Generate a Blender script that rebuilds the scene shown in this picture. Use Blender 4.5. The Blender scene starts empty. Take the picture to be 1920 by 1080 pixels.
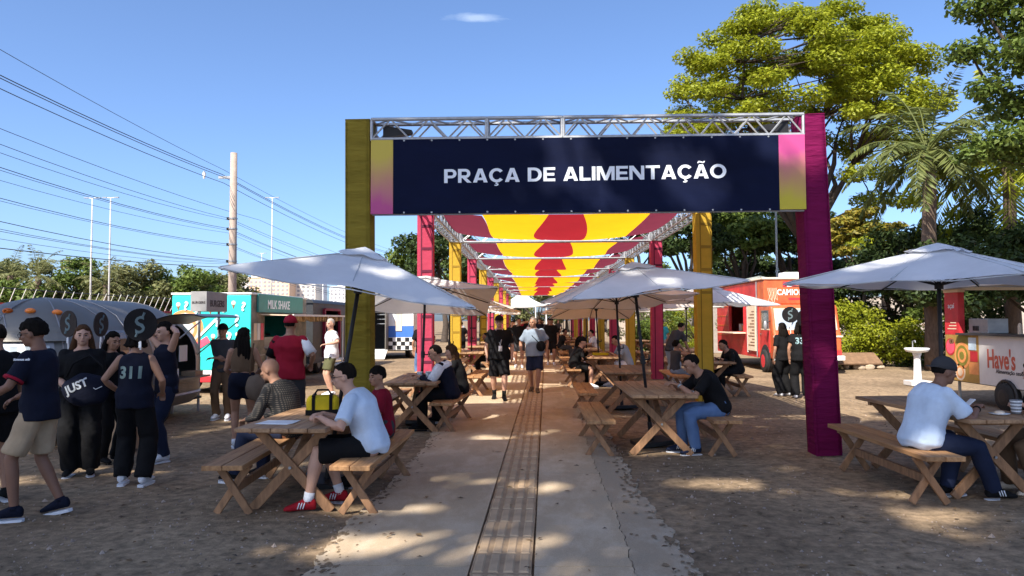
import bpy, math, random, numpy as np
from math import radians as RD, sin, cos, pi
from mathutils import Vector, Matrix
from mathutils.bvhtree import BVHTree

# ------------------------------------------------------------------ camera, sky, sun, exposure
SC = bpy.context.scene
COL = SC.collection
cd = bpy.data.cameras.new('camera'); CAM = bpy.data.objects.new('camera', cd); COL.objects.link(CAM); SC.camera = CAM
cd.lens = 26.0; cd.sensor_width = 36.0; cd.clip_end = 3000; cd.clip_start = 0.05
_r = Vector((0.99955469, 0.02951971, -0.00435921)); _u = Vector((0.00563282, -0.04319958, 0.99905058)); _f = Vector((-0.02930337, 0.99863025, 0.04334662))
M = Matrix.Identity(4)
for i in range(3):
    M[i][0] = _r[i]; M[i][1] = _u[i]; M[i][2] = -_f[i]
M[0][3], M[1][3], M[2][3] = 0, 0, 1.65
CAM.matrix_world = M
SUN_EL, SUN_AZ = RD(46), RD(208)          # azimuth clockwise from +Y: behind the viewer, to the left
W = bpy.data.worlds.new('World'); SC.world = W; W.use_nodes = True
nt = W.node_tree; nt.nodes.clear()
sky = nt.nodes.new('ShaderNodeTexSky'); sky.sky_type = 'NISHITA'; sky.sun_disc = False
sky.sun_elevation = SUN_EL; sky.sun_rotation = SUN_AZ
sky.altitude = 0; sky.air_density = 0.7; sky.dust_density = 1.9; sky.ozone_density = 6.5
bg = nt.nodes.new('ShaderNodeBackground'); bg.inputs[1].default_value = 0.13
wo = nt.nodes.new('ShaderNodeOutputWorld')
# one thin wisp of cloud high in the sky
tc = nt.nodes.new('ShaderNodeTexCoord')
def wnode(t, **k):
    n = nt.nodes.new(t)
    for a, b in k.items(): setattr(n, a, b)
    return n
cdir = Vector((-0.075, 0.925, 0.385)).normalized()
vs = wnode('ShaderNodeVectorMath', operation='SUBTRACT'); vs.inputs[1].default_value = cdir
nt.links.new(tc.outputs['Generated'], vs.inputs[0])
vm = wnode('ShaderNodeVectorMath', operation='MULTIPLY'); vm.inputs[1].default_value = (15.5, 8, 95)
nt.links.new(vs.outputs[0], vm.inputs[0])
ln = wnode('ShaderNodeVectorMath', operation='LENGTH'); nt.links.new(vm.outputs[0], ln.inputs[0])
mp = wnode('ShaderNodeMapping'); mp.inputs['Scale'].default_value = (34, 34, 120)
nt.links.new(tc.outputs['Generated'], mp.inputs[0])
nz = wnode('ShaderNodeTexNoise'); nz.inputs['Scale'].default_value = 1.0; nz.inputs['Detail'].default_value = 6
nt.links.new(mp.outputs[0], nz.inputs['Vector'])
ad = wnode('ShaderNodeMath', operation='MULTIPLY_ADD'); ad.inputs[1].default_value = -1.0; nt.links.new(ln.outputs['Value'], ad.inputs[0]); nt.links.new(nz.outputs[0], ad.inputs[2])
mr = wnode('ShaderNodeMapRange'); mr.inputs[1].default_value = -0.12; mr.inputs[2].default_value = 0.42; mr.inputs[3].default_value = 0; mr.inputs[4].default_value = 0.34
nt.links.new(ad.outputs[0], mr.inputs[0])
mx = wnode('ShaderNodeMix', data_type='RGBA'); mx.inputs[7].default_value = (4.2, 4.8, 5.4, 1)
nt.links.new(mr.outputs[0], mx.inputs[0]); nt.links.new(sky.outputs[0], mx.inputs[6])
nt.links.new(mx.outputs[2], bg.inputs[0]); nt.links.new(bg.outputs[0], wo.inputs[0])
sl = bpy.data.lights.new('sun', 'SUN'); sl.energy = 4.3; sl.angle = RD(0.53); sl.color = (1.0, 0.93, 0.82)
SUN = bpy.data.objects.new('sun', sl); COL.objects.link(SUN)
SDIR = Vector((sin(SUN_AZ) * cos(SUN_EL), cos(SUN_AZ) * cos(SUN_EL), sin(SUN_EL)))   # towards the sun
SUN.rotation_euler = SDIR.to_track_quat('Z', 'Y').to_euler(); SUN.location = SDIR * 60
SC.view_settings.view_transform = 'Standard'; SC.view_settings.look = 'None'
SC.view_settings.exposure = 1.1; SC.view_settings.gamma = 1.0
SC.cycles.use_denoising = True
SC.cycles.max_bounces = 8; SC.cycles.transparent_max_bounces = 8
SC.cycles.sample_clamp_indirect = 6

# ------------------------------------------------------------------ helpers
RNG = random.Random(7)
NR = np.random.default_rng(11)
V = Vector

class MB:
    def __init__(s): s.v = []; s.f = []; s.m = []
    def add(s, vs, fs, mi=0):
        o = len(s.v); s.v.extend([tuple(p) for p in vs])
        for f in fs: s.f.append(tuple(i + o for i in f)); s.m.append(mi)
        return s
    def box(s, c, d, R=None, mi=0):
        x, y, z = d[0] / 2, d[1] / 2, d[2] / 2; c = V(c)
        P = [V((a, b, e)) for e in (-z, z) for a, b in ((-x, -y), (x, -y), (x, y), (-x, y))]
        if R is not None: P = [R @ p for p in P]
        return s.add([p + c for p in P], [(3, 2, 1, 0), (4, 5, 6, 7), (0, 1, 5, 4), (1, 2, 6, 5), (2, 3, 7, 6), (3, 0, 4, 7)], mi)
    def bar(s, p0, p1, w, h, up=(0, 0, 1), mi=0):      # rectangular bar: w sideways, h along "up"
        p0, p1 = V(p0), V(p1); d = (p1 - p0); L = d.length; d.normalize()
        sd = d.cross(V(up))
        if sd.length < 1e-4: sd = d.cross(V((0, 1, 0)))
        sd.normalize(); u = sd.cross(d)
        R = Matrix((sd, d, u)).transposed()
        return s.box((p0 + p1) / 2, (w, L, h), R, mi)
    def loft(s, rings, mi=0):                        # rings: (centre, u, v, rx, ry); closed ends
        n = 12 if len(rings[0]) < 6 else rings[0][5]
        vs = []
        for r in rings:
            c, u, v, rx, ry = r[:5]
            for k in range(n):
                a = 2 * pi * k / n; vs.append(c + u * (rx * cos(a)) + v * (ry * sin(a)))
        fs = []
        for i in range(len(rings) - 1):
            for k in range(n):
                k2 = (k + 1) % n; fs.append((i * n + k, i * n + k2, (i + 1) * n + k2, (i + 1) * n + k))
        fs.append(tuple(range(n - 1, -1, -1))); fs.append(tuple(range((len(rings) - 1) * n, len(rings) * n)))
        return s.add(vs, fs, mi)
    def path(s, pts, rad, n=10, mi=0, round_ends=False, flat=1.0, side=None):
        pts = [V(p) for p in pts]; rings = []
        if not isinstance(rad, (list, tuple)): rad = [rad] * len(pts)
        if round_ends:
            d0 = (pts[0] - pts[1]).normalized(); d1 = (pts[-1] - pts[-2]).normalized()
            pts = [pts[0] + d0 * rad[0] * .75] + pts + [pts[-1] + d1 * rad[-1] * .75]
            rad = [rad[0] * .6] + list(rad) + [rad[-1] * .6]
        pu = None
        for i, p in enumerate(pts):
            a = pts[max(0, i - 1)]; b = pts[min(len(pts) - 1, i + 1)]; d = (b - a).normalized()
            if side is not None: u = (V(side) - d * d.dot(V(side)))
            elif pu is None: u = d.orthogonal()
            else: u = pu - d * d.dot(pu)
            u.normalize(); pu = u; w = d.cross(u)
            rings.append((p, u, w, rad[i], rad[i] * flat, n))
        return s.loft(rings, mi)
    def tube(s, p0, p1, r, n=8, mi=0, r1=None): return s.path([p0, p1], [r, r if r1 is None else r1], n, mi)
    def ell(s, c, r, R=None, nu=14, nv=9, mi=0, fn=None):
        c = V(c); vs = []; 
        for j in range(1, nv):
            t = pi * j / nv
            for k in range(nu):
                a = 2 * pi * k / nu; d = V((sin(t) * cos(a), sin(t) * sin(a), cos(t)))
                q = 1.0 if fn is None else fn(d)
                p = V((d.x * r[0] * q, d.y * r[1] * q, d.z * r[2] * q)); vs.append(c + (R @ p if R is not None else p))
        q0 = 1 if fn is None else fn(V((0, 0, 1))); q1 = 1 if fn is None else fn(V((0, 0, -1)))
        t_ = V((0, 0, r[2] * q0)); b_ = V((0, 0, -r[2] * q1))
        vs.append(c + (R @ t_ if R is not None else t_)); vs.append(c + (R @ b_ if R is not None else b_))
        fs = []
        for j in range(nv - 2):
            for k in range(nu):
                k2 = (k + 1) % nu; fs.append((j * nu + k, (j + 1) * nu + k, (j + 1) * nu + k2, j * nu + k2))
        T, B = len(vs) - 2, len(vs) - 1
        for k in range(nu):
            k2 = (k + 1) % nu; fs.append((T, k, k2)); fs.append((B, (nv - 2) * nu + k2, (nv - 2) * nu + k))
        return s.add(vs, fs, mi)
    def prism(s, poly, org, ux, uy, th, mi=0):       # polygon in the ux/uy plane, extruded th along ux x uy
        org, ux, uy = V(org), V(ux), V(uy); n = ux.cross(uy).normalized() * th; k = len(poly)
        a = [org + ux * p[0] + uy * p[1] for p in poly]; b = [p + n for p in a]
        fs = [tuple(range(k - 1, -1, -1)), tuple(range(k, 2 * k))] + [(i, (i + 1) % k, (i + 1) % k + k, i + k) for i in range(k)]
        return s.add(a + b, fs, mi)
    def disc(s, c, ax, r, th, n=20, mi=0, r2=None):
        c, ax = V(c), V(ax).normalized(); return s.path([c - ax * th / 2, c + ax * th / 2], [r, r if r2 is None else r2], n, mi)
    def obj(s, name, mats, parent=None, smooth=False, auto=None):
        me = bpy.data.meshes.new(name); me.from_pydata(s.v, [], s.f)
        if not isinstance(mats, (list, tuple)): mats = [mats]
        for m in mats: me.materials.append(m)
        if len(mats) > 1: me.polygons.foreach_set('material_index', s.m)
        if smooth: me.polygons.foreach_set('use_smooth', [True] * len(s.f))
        me.update()
        o = bpy.data.objects.new(name, me); COL.objects.link(o); o.parent = parent
        return o

def bevel(o, w=0.01, seg=2):
    m = o.modifiers.new('b', 'BEVEL'); m.width = w; m.segments = seg; m.limit_method = 'ANGLE'; return o
def tag(o, label=None, cat=None, group=None, kind=None):
    if label: o['label'] = label
    if cat: o['category'] = cat
    if group: o['group'] = group
    if kind: o['kind'] = kind
    return o
def thing(name, label, cat, loc=(0, 0, 0), rz=0, group=None):
    o = bpy.data.objects.new(name, None); COL.objects.link(o); o.location = loc; o.rotation_euler = (0, 0, RD(rz)); o.empty_display_size = .1
    return tag(o, label, cat, group)
def dup(root, loc=None, rz=None, label=None, group=None):
    r = root.copy(); COL.objects.link(r)
    if loc is not None: r.location = loc
    if rz is not None: r.rotation_euler = (0, 0, RD(rz))
    if label: r['label'] = label
    if group: r['group'] = group
    for ch in KIDS.get(root.name, None) or [c for c in root.children]:
        c = ch.copy(); COL.objects.link(c); c.parent = r
        for g in list(ch.children):
            d = g.copy(); COL.objects.link(d); d.parent = c
    return r
KIDS = {}

# ------------------------------------------------------------------ materials
MATS = {}
def mat(name, col, rough=.75, metal=0.0, var=.18, scale=6.0, bump=.15, bscale=50.0, trans=0.0, spec=.4, stretch=None, coat=0.0, col2=None, dist=.01, each=0.0):
    if name in MATS: return MATS[name]
    m = bpy.data.materials.new(name); m.use_nodes = True; t = m.node_tree; N = t.nodes; L = t.links
    b = N['Principled BSDF']; b.inputs['Roughness'].default_value = rough; b.inputs['Metallic'].default_value = metal
    b.inputs['Specular IOR Level'].default_value = spec; b.inputs['Coat Weight'].default_value = coat
    tcn = N.new('ShaderNodeTexCoord'); src = tcn.outputs['Object']
    if stretch:
        mpn = N.new('ShaderNodeMapping'); mpn.inputs['Scale'].default_value = stretch; L.new(src, mpn.inputs[0]); src = mpn.outputs[0]
    c1 = [min(1, c * (1 - var)) for c in col]; c2 = list(col2) if col2 else [min(1, c * (1 + var)) for c in col]
    n1 = N.new('ShaderNodeTexNoise'); n1.inputs['Scale'].default_value = scale; n1.inputs['Detail'].default_value = 5; n1.inputs['Roughness'].default_value = .65
    L.new(src, n1.inputs['Vector'])
    cr = N.new('ShaderNodeValToRGB'); cr.color_ramp.elements[0].position = .3; cr.color_ramp.elements[1].position = .7
    cr.color_ramp.elements[0].color = (*c1, 1); cr.color_ramp.elements[1].color = (*c2, 1)
    L.new(n1.outputs[0], cr.inputs[0]); cout = cr.outputs[0]
    if each:                                             # pieces differ a little from one another
        oi = N.new('ShaderNodeObjectInfo'); mr_ = N.new('ShaderNodeMapRange'); mr_.inputs[3].default_value = 1 - each; mr_.inputs[4].default_value = 1 + each * .6
        hs = N.new('ShaderNodeHueSaturation'); L.new(oi.outputs['Random'], mr_.inputs[0]); L.new(mr_.outputs[0], hs.inputs['Value']); L.new(cout, hs.inputs['Color']); cout = hs.outputs[0]
    L.new(cout, b.inputs['Base Color'])
    if bump:
        n2 = N.new('ShaderNodeTexNoise'); n2.inputs['Scale'].default_value = bscale; n2.inputs['Detail'].default_value = 4
        L.new(src, n2.inputs['Vector'])
        bp = N.new('ShaderNodeBump'); bp.inputs['Strength'].default_value = bump; bp.inputs['Distance'].default_value = dist
        L.new(n2.outputs[0], bp.inputs['Height']); L.new(bp.outputs[0], b.inputs['Normal'])
    if trans:
        tr = N.new('ShaderNodeBsdfTranslucent'); L.new(cr.outputs[0], tr.inputs[0])
        ms = N.new('ShaderNodeMixShader'); ms.inputs[0].default_value = trans
        L.new(b.outputs[0], ms.inputs[1]); L.new(tr.outputs[0], ms.inputs[2]); L.new(ms.outputs[0], N['Material Output'].inputs[0])
    MATS[name] = m; return m
def leafmat(name, c1, c2, c3, trans=.35):
    m = bpy.data.materials.new(name); m.use_nodes = True; t = m.node_tree; N = t.nodes; L = t.links
    b = N['Principled BSDF']; b.inputs['Roughness'].default_value = .55; b.inputs['Specular IOR Level'].default_value = .3
    g = N.new('ShaderNodeNewGeometry'); cr = N.new('ShaderNodeValToRGB')
    cr.color_ramp.elements[0].color = (*c1, 1); cr.color_ramp.elements[1].color = (*c3, 1)
    e = cr.color_ramp.elements.new(.5); e.color = (*c2, 1)
    L.new(g.outputs['Random Per Island'], cr.inputs[0]); L.new(cr.outputs[0], b.inputs['Base Color'])
    tr = N.new('ShaderNodeBsdfTranslucent'); L.new(cr.outputs[0], tr.inputs[0])
    ms = N.new('ShaderNodeMixShader'); ms.inputs[0].default_value = trans
    L.new(b.outputs[0], ms.inputs[1]); L.new(tr.outputs[0], ms.inputs[2]); L.new(ms.outputs[0], N['Material Output'].inputs[0])
    return m
def glassmat(name, col=(.5, .55, .58), rough=.05):
    m = bpy.data.materials.new(name); m.use_nodes = True; b = m.node_tree.nodes['Principled BSDF']
    b.inputs['Base Color'].default_value = (*col, 1); b.inputs['Roughness'].default_value = rough; b.inputs['Specular IOR Level'].default_value = .8; b.inputs['Metallic'].default_value = .25
    return m

TEXTS = []
def text(s, size, m, parent, loc, ux, uy, bold=0.0, xs=1.0, name='lettering', align='CENTER', ext=.002, project=None, spacing=1.0):
    c = bpy.data.curves.new(name, 'FONT'); c.body = s; c.size = size; c.offset = bold; c.extrude = ext; c.align_x = align; c.align_y = 'BOTTOM_BASELINE'
    c.space_character = spacing; c.resolution_u = 3
    c.materials.append(m)
    o = bpy.data.objects.new(name, c); COL.objects.link(o)
    ux, uy = V(ux).normalized(), V(uy).normalized(); n = ux.cross(uy)
    Mx = Matrix.Identity(4)
    for i in range(3): Mx[i][0] = ux[i] * xs; Mx[i][1] = uy[i]; Mx[i][2] = n[i]; Mx[i][3] = loc[i]
    TEXTS.append((o, parent, Mx, project)); return o
def finish_texts():
    bpy.context.view_layer.update(); dg = bpy.context.evaluated_depsgraph_get()
    res = [bpy.data.meshes.new_from_object(o.evaluated_get(dg)) for o, *_ in TEXTS]
    for (o, parent, Mx, project), me in zip(TEXTS, res):
        me.transform(Mx); nm = o.name.split('.')[0]; bpy.data.objects.remove(o)
        if project is not None:                        # lay the print onto a curved cloth
            tgt, dr = project; dr = V(dr); bv = BVHTree.FromPolygons([v.co for v in tgt.data.vertices], [tuple(p.vertices) for p in tgt.data.polygons])
            for v in me.vertices:
                h = bv.ray_cast(v.co - dr * 1.0, dr)
                if h[0] is not None: v.co = h[0] - dr * .006
        ob = bpy.data.objects.new(nm, me); COL.objects.link(ob); ob.parent = parent
    TEXTS.clear()
REM = []
def remesh_later(o, vox, smooth=4, fold=0.0, seed=0):
    m = o.modifiers.new('r', 'REMESH'); m.mode = 'VOXEL'; m.voxel_size = vox; m.use_smooth_shade = True
    if smooth:
        s_ = o.modifiers.new('s', 'SMOOTH'); s_.factor = .5; s_.iterations = smooth
    REM.append((o, fold, seed)); return o
def finish_remesh():
    bpy.context.view_layer.update(); dg = bpy.context.evaluated_depsgraph_get()
    out = [bpy.data.meshes.new_from_object(o.evaluated_get(dg)) for o, *_ in REM]
    for (o, fold, seed), me in zip(REM, out):
        o.modifiers.clear(); o.data = me
        if fold:
            n = len(me.vertices); co = np.empty(n * 3, np.float32); me.vertices.foreach_get('co', co); co = co.reshape(-1, 3)
            no = np.empty(n * 3, np.float32); me.vertices.foreach_get('normal', no); no = no.reshape(-1, 3)
            r = np.random.default_rng(seed); d = np.zeros(n)
            for k in range(7):
                q = r.normal(size=3) * np.array([22, 22, 13]) ; d += np.sin(co @ q + r.uniform(0, 6.3) + 1.5 * np.sin(co @ (r.normal(size=3) * 9)))
            co += no * (d * fold / 2.6)[:, None]; me.vertices.foreach_set('co', co.ravel()); me.update()
    REM.clear()

WHITE = mat('white_paint', (.78, .78, .76), .5, var=.05, bump=.03)
BLACK = mat('black_matte', (.012, .012, .014), .55, var=.2, bump=.05)
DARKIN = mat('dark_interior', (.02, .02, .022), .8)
STEEL = mat('galvanised_tube', (.40, .41, .42), .5, metal=.6, var=.15, scale=14, bump=.05)
GREYMETAL = mat('grey_metal', (.33, .34, .35), .45, metal=.5, var=.15)
GLASS = glassmat('dark_glass', (.10, .13, .15))
GLASSL = glassmat('pale_glass', (.42, .48, .52), .12)
# ------------------------------------------------------------------ ground, path, tactile strip
def ground_material():
    m = bpy.data.materials.new('dirt_ground'); m.use_nodes = True; t = m.node_tree; N = t.nodes; L = t.links; b = N['Principled BSDF']
    b.inputs['Roughness'].default_value = .95; b.inputs['Specular IOR Level'].default_value = .15
    tcn = N.new('ShaderNodeTexCoord')
    def noise(sc, det=6, ro=.6):
        n = N.new('ShaderNodeTexNoise'); n.inputs['Scale'].default_value = sc; n.inputs['Detail'].default_value = det; n.inputs['Roughness'].default_value = ro
        L.new(tcn.outputs['Object'], n.inputs['Vector']); return n
    a = noise(.45); c = noise(9, 8, .7); d = noise(70, 3)
    r1 = N.new('ShaderNodeValToRGB'); r1.color_ramp.elements[0].position = .35; r1.color_ramp.elements[1].position = .68
    r1.color_ramp.elements[0].color = (.21, .152, .098, 1); r1.color_ramp.elements[1].color = (.40, .295, .19, 1)
    L.new(a.outputs[0], r1.inputs[0])
    r2 = N.new('ShaderNodeValToRGB'); r2.color_ramp.elements[0].position = .32; r2.color_ramp.elements[1].position = .7
    r2.color_ramp.elements[0].color = (.42, .42, .42, 1); r2.color_ramp.elements[1].color = (1.25, 1.22, 1.18, 1)
    L.new(c.outputs[0], r2.inputs[0])
    mu = N.new('ShaderNodeMix'); mu.data_type = 'RGBA'; mu.blend_type = 'MULTIPLY'; mu.inputs[0].default_value = 1
    L.new(r1.outputs[0], mu.inputs[6]); L.new(r2.outputs[0], mu.inputs[7])
    vo = N.new('ShaderNodeTexVoronoi'); vo.inputs['Scale'].default_value = 38; L.new(tcn.outputs['Object'], vo.inputs['Vector'])
    r3 = N.new('ShaderNodeValToRGB'); r3.color_ramp.elements[0].position = .08; r3.color_ramp.elements[1].position = .3
    r3.color_ramp.elements[0].color = (1.35, 1.3, 1.25, 1); r3.color_ramp.elements[1].color = (1, 1, 1, 1); L.new(vo.outputs['Distance'], r3.inputs[0])
    mu2 = N.new('ShaderNodeMix'); mu2.data_type = 'RGBA'; mu2.blend_type = 'MULTIPLY'; mu2.inputs[0].default_value = .6
    L.new(mu.outputs[2], mu2.inputs[6]); L.new(r3.outputs[0], mu2.inputs[7]); L.new(mu2.outputs[2], b.inputs['Base Color'])
    ma = N.new('ShaderNodeMath'); ma.operation = 'ADD'; L.new(c.outputs[0], ma.inputs[0])
    mm = N.new('ShaderNodeMath'); mm.operation = 'MULTIPLY'; mm.inputs[1].default_value = .35; L.new(d.outputs[0], mm.inputs[0]); L.new(mm.outputs[0], ma.inputs[1])
    bp = N.new('ShaderNodeBump'); bp.inputs['Strength'].default_value = .6; bp.inputs['Distance'].default_value = .022
    L.new(ma.outputs[0], bp.inputs['Height']); L.new(bp.outputs[0], b.inputs['Normal'])
    return m
def concrete_material(name, c1, c2):
    m = bpy.data.materials.new(name); m.use_nodes = True; t = m.node_tree; N = t.nodes; L = t.links; b = N['Principled BSDF']
    b.inputs['Roughness'].default_value = .9; b.inputs['Specular IOR Level'].default_value = .2
    tcn = N.new('ShaderNodeTexCoord')
    mp_ = N.new('ShaderNodeMapping'); mp_.inputs['Scale'].default_value = (1, .45, 1); L.new(tcn.outputs['Object'], mp_.inputs[0])
    n1 = N.new('ShaderNodeTexNoise'); n1.inputs['Scale'].default_value = 2.1; n1.inputs['Detail'].default_value = 12; n1.inputs['Roughness'].default_value = .7; L.new(mp_.outputs[0], n1.inputs['Vector'])
    cr = N.new('ShaderNodeValToRGB'); cr.color_ramp.elements[0].position = .36; cr.color_ramp.elements[1].position = .62
    cr.color_ramp.elements[0].color = (*c1, 1); cr.color_ramp.elements[1].color = (*c2, 1); L.new(n1.outputs[0], cr.inputs[0])
    e_ = cr.color_ramp.elements.new(.47); e_.color = (c1[0] * .5 + c2[0] * .44, c1[1] * .5 + c2[1] * .40, c1[2] * .5 + c2[2] * .36, 1)
    n2 = N.new('ShaderNodeTexNoise'); n2.inputs['Scale'].default_value = 160; n2.inputs['Detail'].default_value = 3; L.new(tcn.outputs['Object'], n2.inputs['Vector'])
    r2 = N.new('ShaderNodeValToRGB'); r2.color_ramp.elements[0].position = .3; r2.color_ramp.elements[1].position = .7
    r2.color_ramp.elements[0].color = (.78, .78, .78, 1); r2.color_ramp.elements[1].color = (1.12, 1.12, 1.12, 1); L.new(n2.outputs[0], r2.inputs[0])
    mu = N.new('ShaderNodeMix'); mu.data_type = 'RGBA'; mu.blend_type = 'MULTIPLY'; mu.inputs[0].default_value = 1
    L.new(cr.outputs[0], mu.inputs[6]); L.new(r2.outputs[0], mu.inputs[7]); L.new(mu.outputs[2], b.inputs['Base Color'])
    bp = N.new('ShaderNodeBump'); bp.inputs['Strength'].default_value = .25; bp.inputs['Distance'].default_value = .006
    L.new(n2.outputs[0], bp.inputs['Height']); L.new(bp.outputs[0], b.inputs['Normal'])
    return m
DIRT = ground_material()
CONC = concrete_material('worn_concrete', (.43, .345, .24), (.57, .46, .33))
CONC2 = concrete_material('dark_screed', (.36, .29, .205), (.47, .385, .285))
TILE = mat('tactile_concrete', (.46, .325, .20), .85, var=.22, scale=3.5, bump=.3, bscale=90, dist=.004)

TILED = mat('tactile_base', (.35, .245, .15), .9, var=.3, scale=5, bump=.3, bscale=90, dist=.004)
def strip_x(y): return -0.223 + 0.0168 * (y - 4.85)
def gnoise(x, y): return .011 * (sin(x * 1.9 + 1.3 * sin(y * .7)) + sin(y * 1.4 + 1.7 * sin(x * .9))) + .006 * sin(x * 6.1 + y * 4.3)
mb = MB()
xs = sorted(set([-900, -400, -150, -70, -40, -25] + [round(-16 + .5 * i, 2) for i in range(65)] + [25, 40, 70, 150, 400, 900]))
ys = sorted(set([-900, -300, -80, -30, -12, -4] + [round(.5 * i, 2) for i in range(60)] + [32, 36, 42, 50, 60, 75, 100, 160, 300, 700, 1600]))
for y in ys:
    for x in xs:
        near = -16 <= x <= 16 and 0 <= y <= 30
        onp = -2.0 < x < 1.4
        mb.v.append((x, y, (-.015 if onp else (gnoise(x, y) - .012 if near else -.012))))
nx = len(xs)
for j in range(len(ys) - 1):
    for i in range(nx - 1): mb.f.append((j * nx + i, j * nx + i + 1, (j + 1) * nx + i + 1, (j + 1) * nx + i)); mb.m.append(0)
gr = mb.obj('ground', DIRT, smooth=True); tag(gr, 'brown packed dirt ground of the food court', None, kind='structure')

path = thing('footpath', 'worn concrete footpath with a tactile strip down its middle', None); path['kind'] = 'structure'
def edge(y, base, amp, ph): return base + amp * (sin(y * .8 + ph) * .4 + sin(y * 2.7 + 2 * ph) * .12 + sin(y * 7.9 + ph) * .12 + sin(y * 19 + 3 * ph) * .14 + sin(y * 43 + ph) * .10 + sin(y * 71 + ph) * .08)
HW = .215
def slab(y0, y1, side):
    m_ = MB(); n = 60 if y0 < 12 else 10; top = .014
    L_, R_ = [], []
    for k in range(n + 1):
        y = y0 + (y1 - y0) * k / n; sx = strip_x(y)
        if side < 0: L_.append((edge(y, -1.47 - .012 * max(0, y - 9), .10, .4), y)); R_.append((sx - HW, y))
        else: L_.append((sx + HW, y)); R_.append((edge(y, .66 + .035 * max(0, min(y - 8.5, 10)), .05, 2.), y))
    for i in range(n):
        a, b, c, d = L_[i], R_[i], R_[i + 1], L_[i + 1]
        m_.add([(a[0], a[1], top), (b[0], b[1], top), (c[0], c[1], top), (d[0], d[1], top), (a[0], a[1], -.05), (b[0], b[1], -.05), (c[0], c[1], -.05), (d[0], d[1], -.05)],
               [(0, 1, 2, 3), (0, 3, 7, 4), (1, 5, 6, 2)] + ([(0, 4, 5, 1)] if i == 0 else []) + ([(3, 2, 6, 7)] if i == n - 1 else []))
    return m_.obj('slab', CONC, path)
yy = -1.0
while yy < 70:
    slab(yy, yy + 3.0 - .012, -1); slab(yy, yy + 3.0 - .012, 1); yy += 3.0
m_ = MB(); n = 330                                         # darker screed strip beside the slabs
for k in range(n):
    for yq in (0,):
        y0, y1 = -1 + k * .04, -1 + (k + 1) * .04
        l0, l1 = edge(y0, .66 + .035 * max(0, min(y0 - 8.5, 10)), .05, 2.) + .006, edge(y1, .66 + .035 * max(0, min(y1 - 8.5, 10)), .05, 2.) + .006
        r0, r1 = edge(y0, 1.06 - .012 * max(0, y0 - 8), .11, 5.), edge(y1, 1.06 - .012 * max(0, y1 - 8), .11, 5.)
        r0, r1 = max(r0, l0 + .03), max(r1, l1 + .03)
        m_.add([(l0, y0, .010), (r0, y0, .004), (r1, y1, .004), (l1, y1, .010), (r0, y0, -.04), (r1, y1, -.04)], [(0, 1, 2, 3), (1, 4, 5, 2)])
m_.obj('screed_strip', CONC2, path)
m_ = MB(); m_.box((0, 0, .002), (.398, .398, .03))
for k in range(4):
    x = -.15 + k * .1
    m_.add([(x - .034, -.18, .0172), (x + .034, -.18, .0172), (x + .034, .18, .0172), (x - .034, .18, .0172), (x - .024, -.17, .027), (x + .024, -.17, .027), (x + .024, .17, .027), (x - .024, .17, .027)],
           [(4, 5, 6, 7), (0, 1, 5, 4), (1, 2, 6, 5), (2, 3, 7, 6), (3, 0, 4, 7)], 1)
t0 = m_.obj('tactile_tile', [TILED, TILE], path)
for k in range(64):
    y = 2.2 + k * .405; t_ = t0 if k == 0 else t0.copy()
    if k: COL.objects.link(t_)
    t_.location = (strip_x(y) + RNG.uniform(-.004, .004), y, RNG.uniform(-.003, .002)); t_.rotation_euler = (RNG.uniform(-.006, .006), RNG.uniform(-.006, .006), RD(-.96) + RNG.uniform(-.006, .006))
m_ = MB(); y = 2.2 + 64 * .405 - .2
m_.add([(strip_x(y) - .2, y, .017), (strip_x(y) + .2, y, .017), (strip_x(70) + .2, 70, .017), (strip_x(70) - .2, 70, .017)], [(0, 1, 2, 3)])
m_.obj('tactile_strip', TILE, path)
m_ = MB()                                                # soil trodden over the path edges
for k in range(620):
    y = 3.2 + 12 * RNG.random() ** 1.3; sd_ = RNG.choice((-1, 1)); ex = (edge(y, -1.47 - .012 * max(0, y - 9), .10, .4) if sd_ < 0 else max(edge(y, 1.06 - .012 * max(0, y - 8), .11, 5.), .7 + .035 * max(0, min(y - 8.5, 10)))) - sd_ * abs(RNG.gauss(0, .10)); r = RNG.uniform(.004, .028) * (1.8 if RNG.random() < .08 else 1); z = .0152 if sd_ < 0 else .0125
    n = 14; ph = RNG.uniform(0, 6); m_.add([(ex + r * (.5 + .5 * RNG.random()) * cos(2 * pi * q / n), y + r * 1.8 * (.5 + .5 * RNG.random()) * sin(2 * pi * q / n), z + .000003 * k) for q in range(n)], [tuple(range(n))])
o_ = m_.obj('soil_patches', DIRT, path); o_['kind'] = 'stuff'
# scattered leaves and pebbles
LEAFLIT = leafmat('leaf_litter', (.09, .05, .03), (.26, .17, .08), (.05, .035, .025), .1)
PEB = leafmat('pebbles', (.20, .14, .10), (.38, .30, .24), (.14, .10, .08), 0)
m_ = MB()
for k in range(2300):
    y = 3 + 15 * RNG.random() ** 1.6; x = RNG.uniform(-8, 9) * min(1, y / 9); a = RNG.uniform(0, 6.3); l = RNG.uniform(.012, .035) * (1.3 if RNG.random() < .2 else 1); w = l * RNG.uniform(.35, .6)
    if -1.3 < x < .9 and RNG.random() < .75: continue
    z = .024 if -1.5 < x < .9 else gnoise(x, y) - .004
    ca, sa = cos(a), sin(a)
    m_.add([(x + ca * l, y + sa * l, z), (x - sa * w, y + ca * w, z + RNG.uniform(.001, .01)), (x - ca * l, y - sa * l, z + .002), (x + sa * w, y - ca * w, z + RNG.uniform(.001, .012))], [(0, 1, 2, 3)])
tag(m_.obj('leaf_litter', LEAFLIT), 'small dry leaves scattered over the ground', 'leaves', kind='stuff')
m_ = MB()
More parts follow.
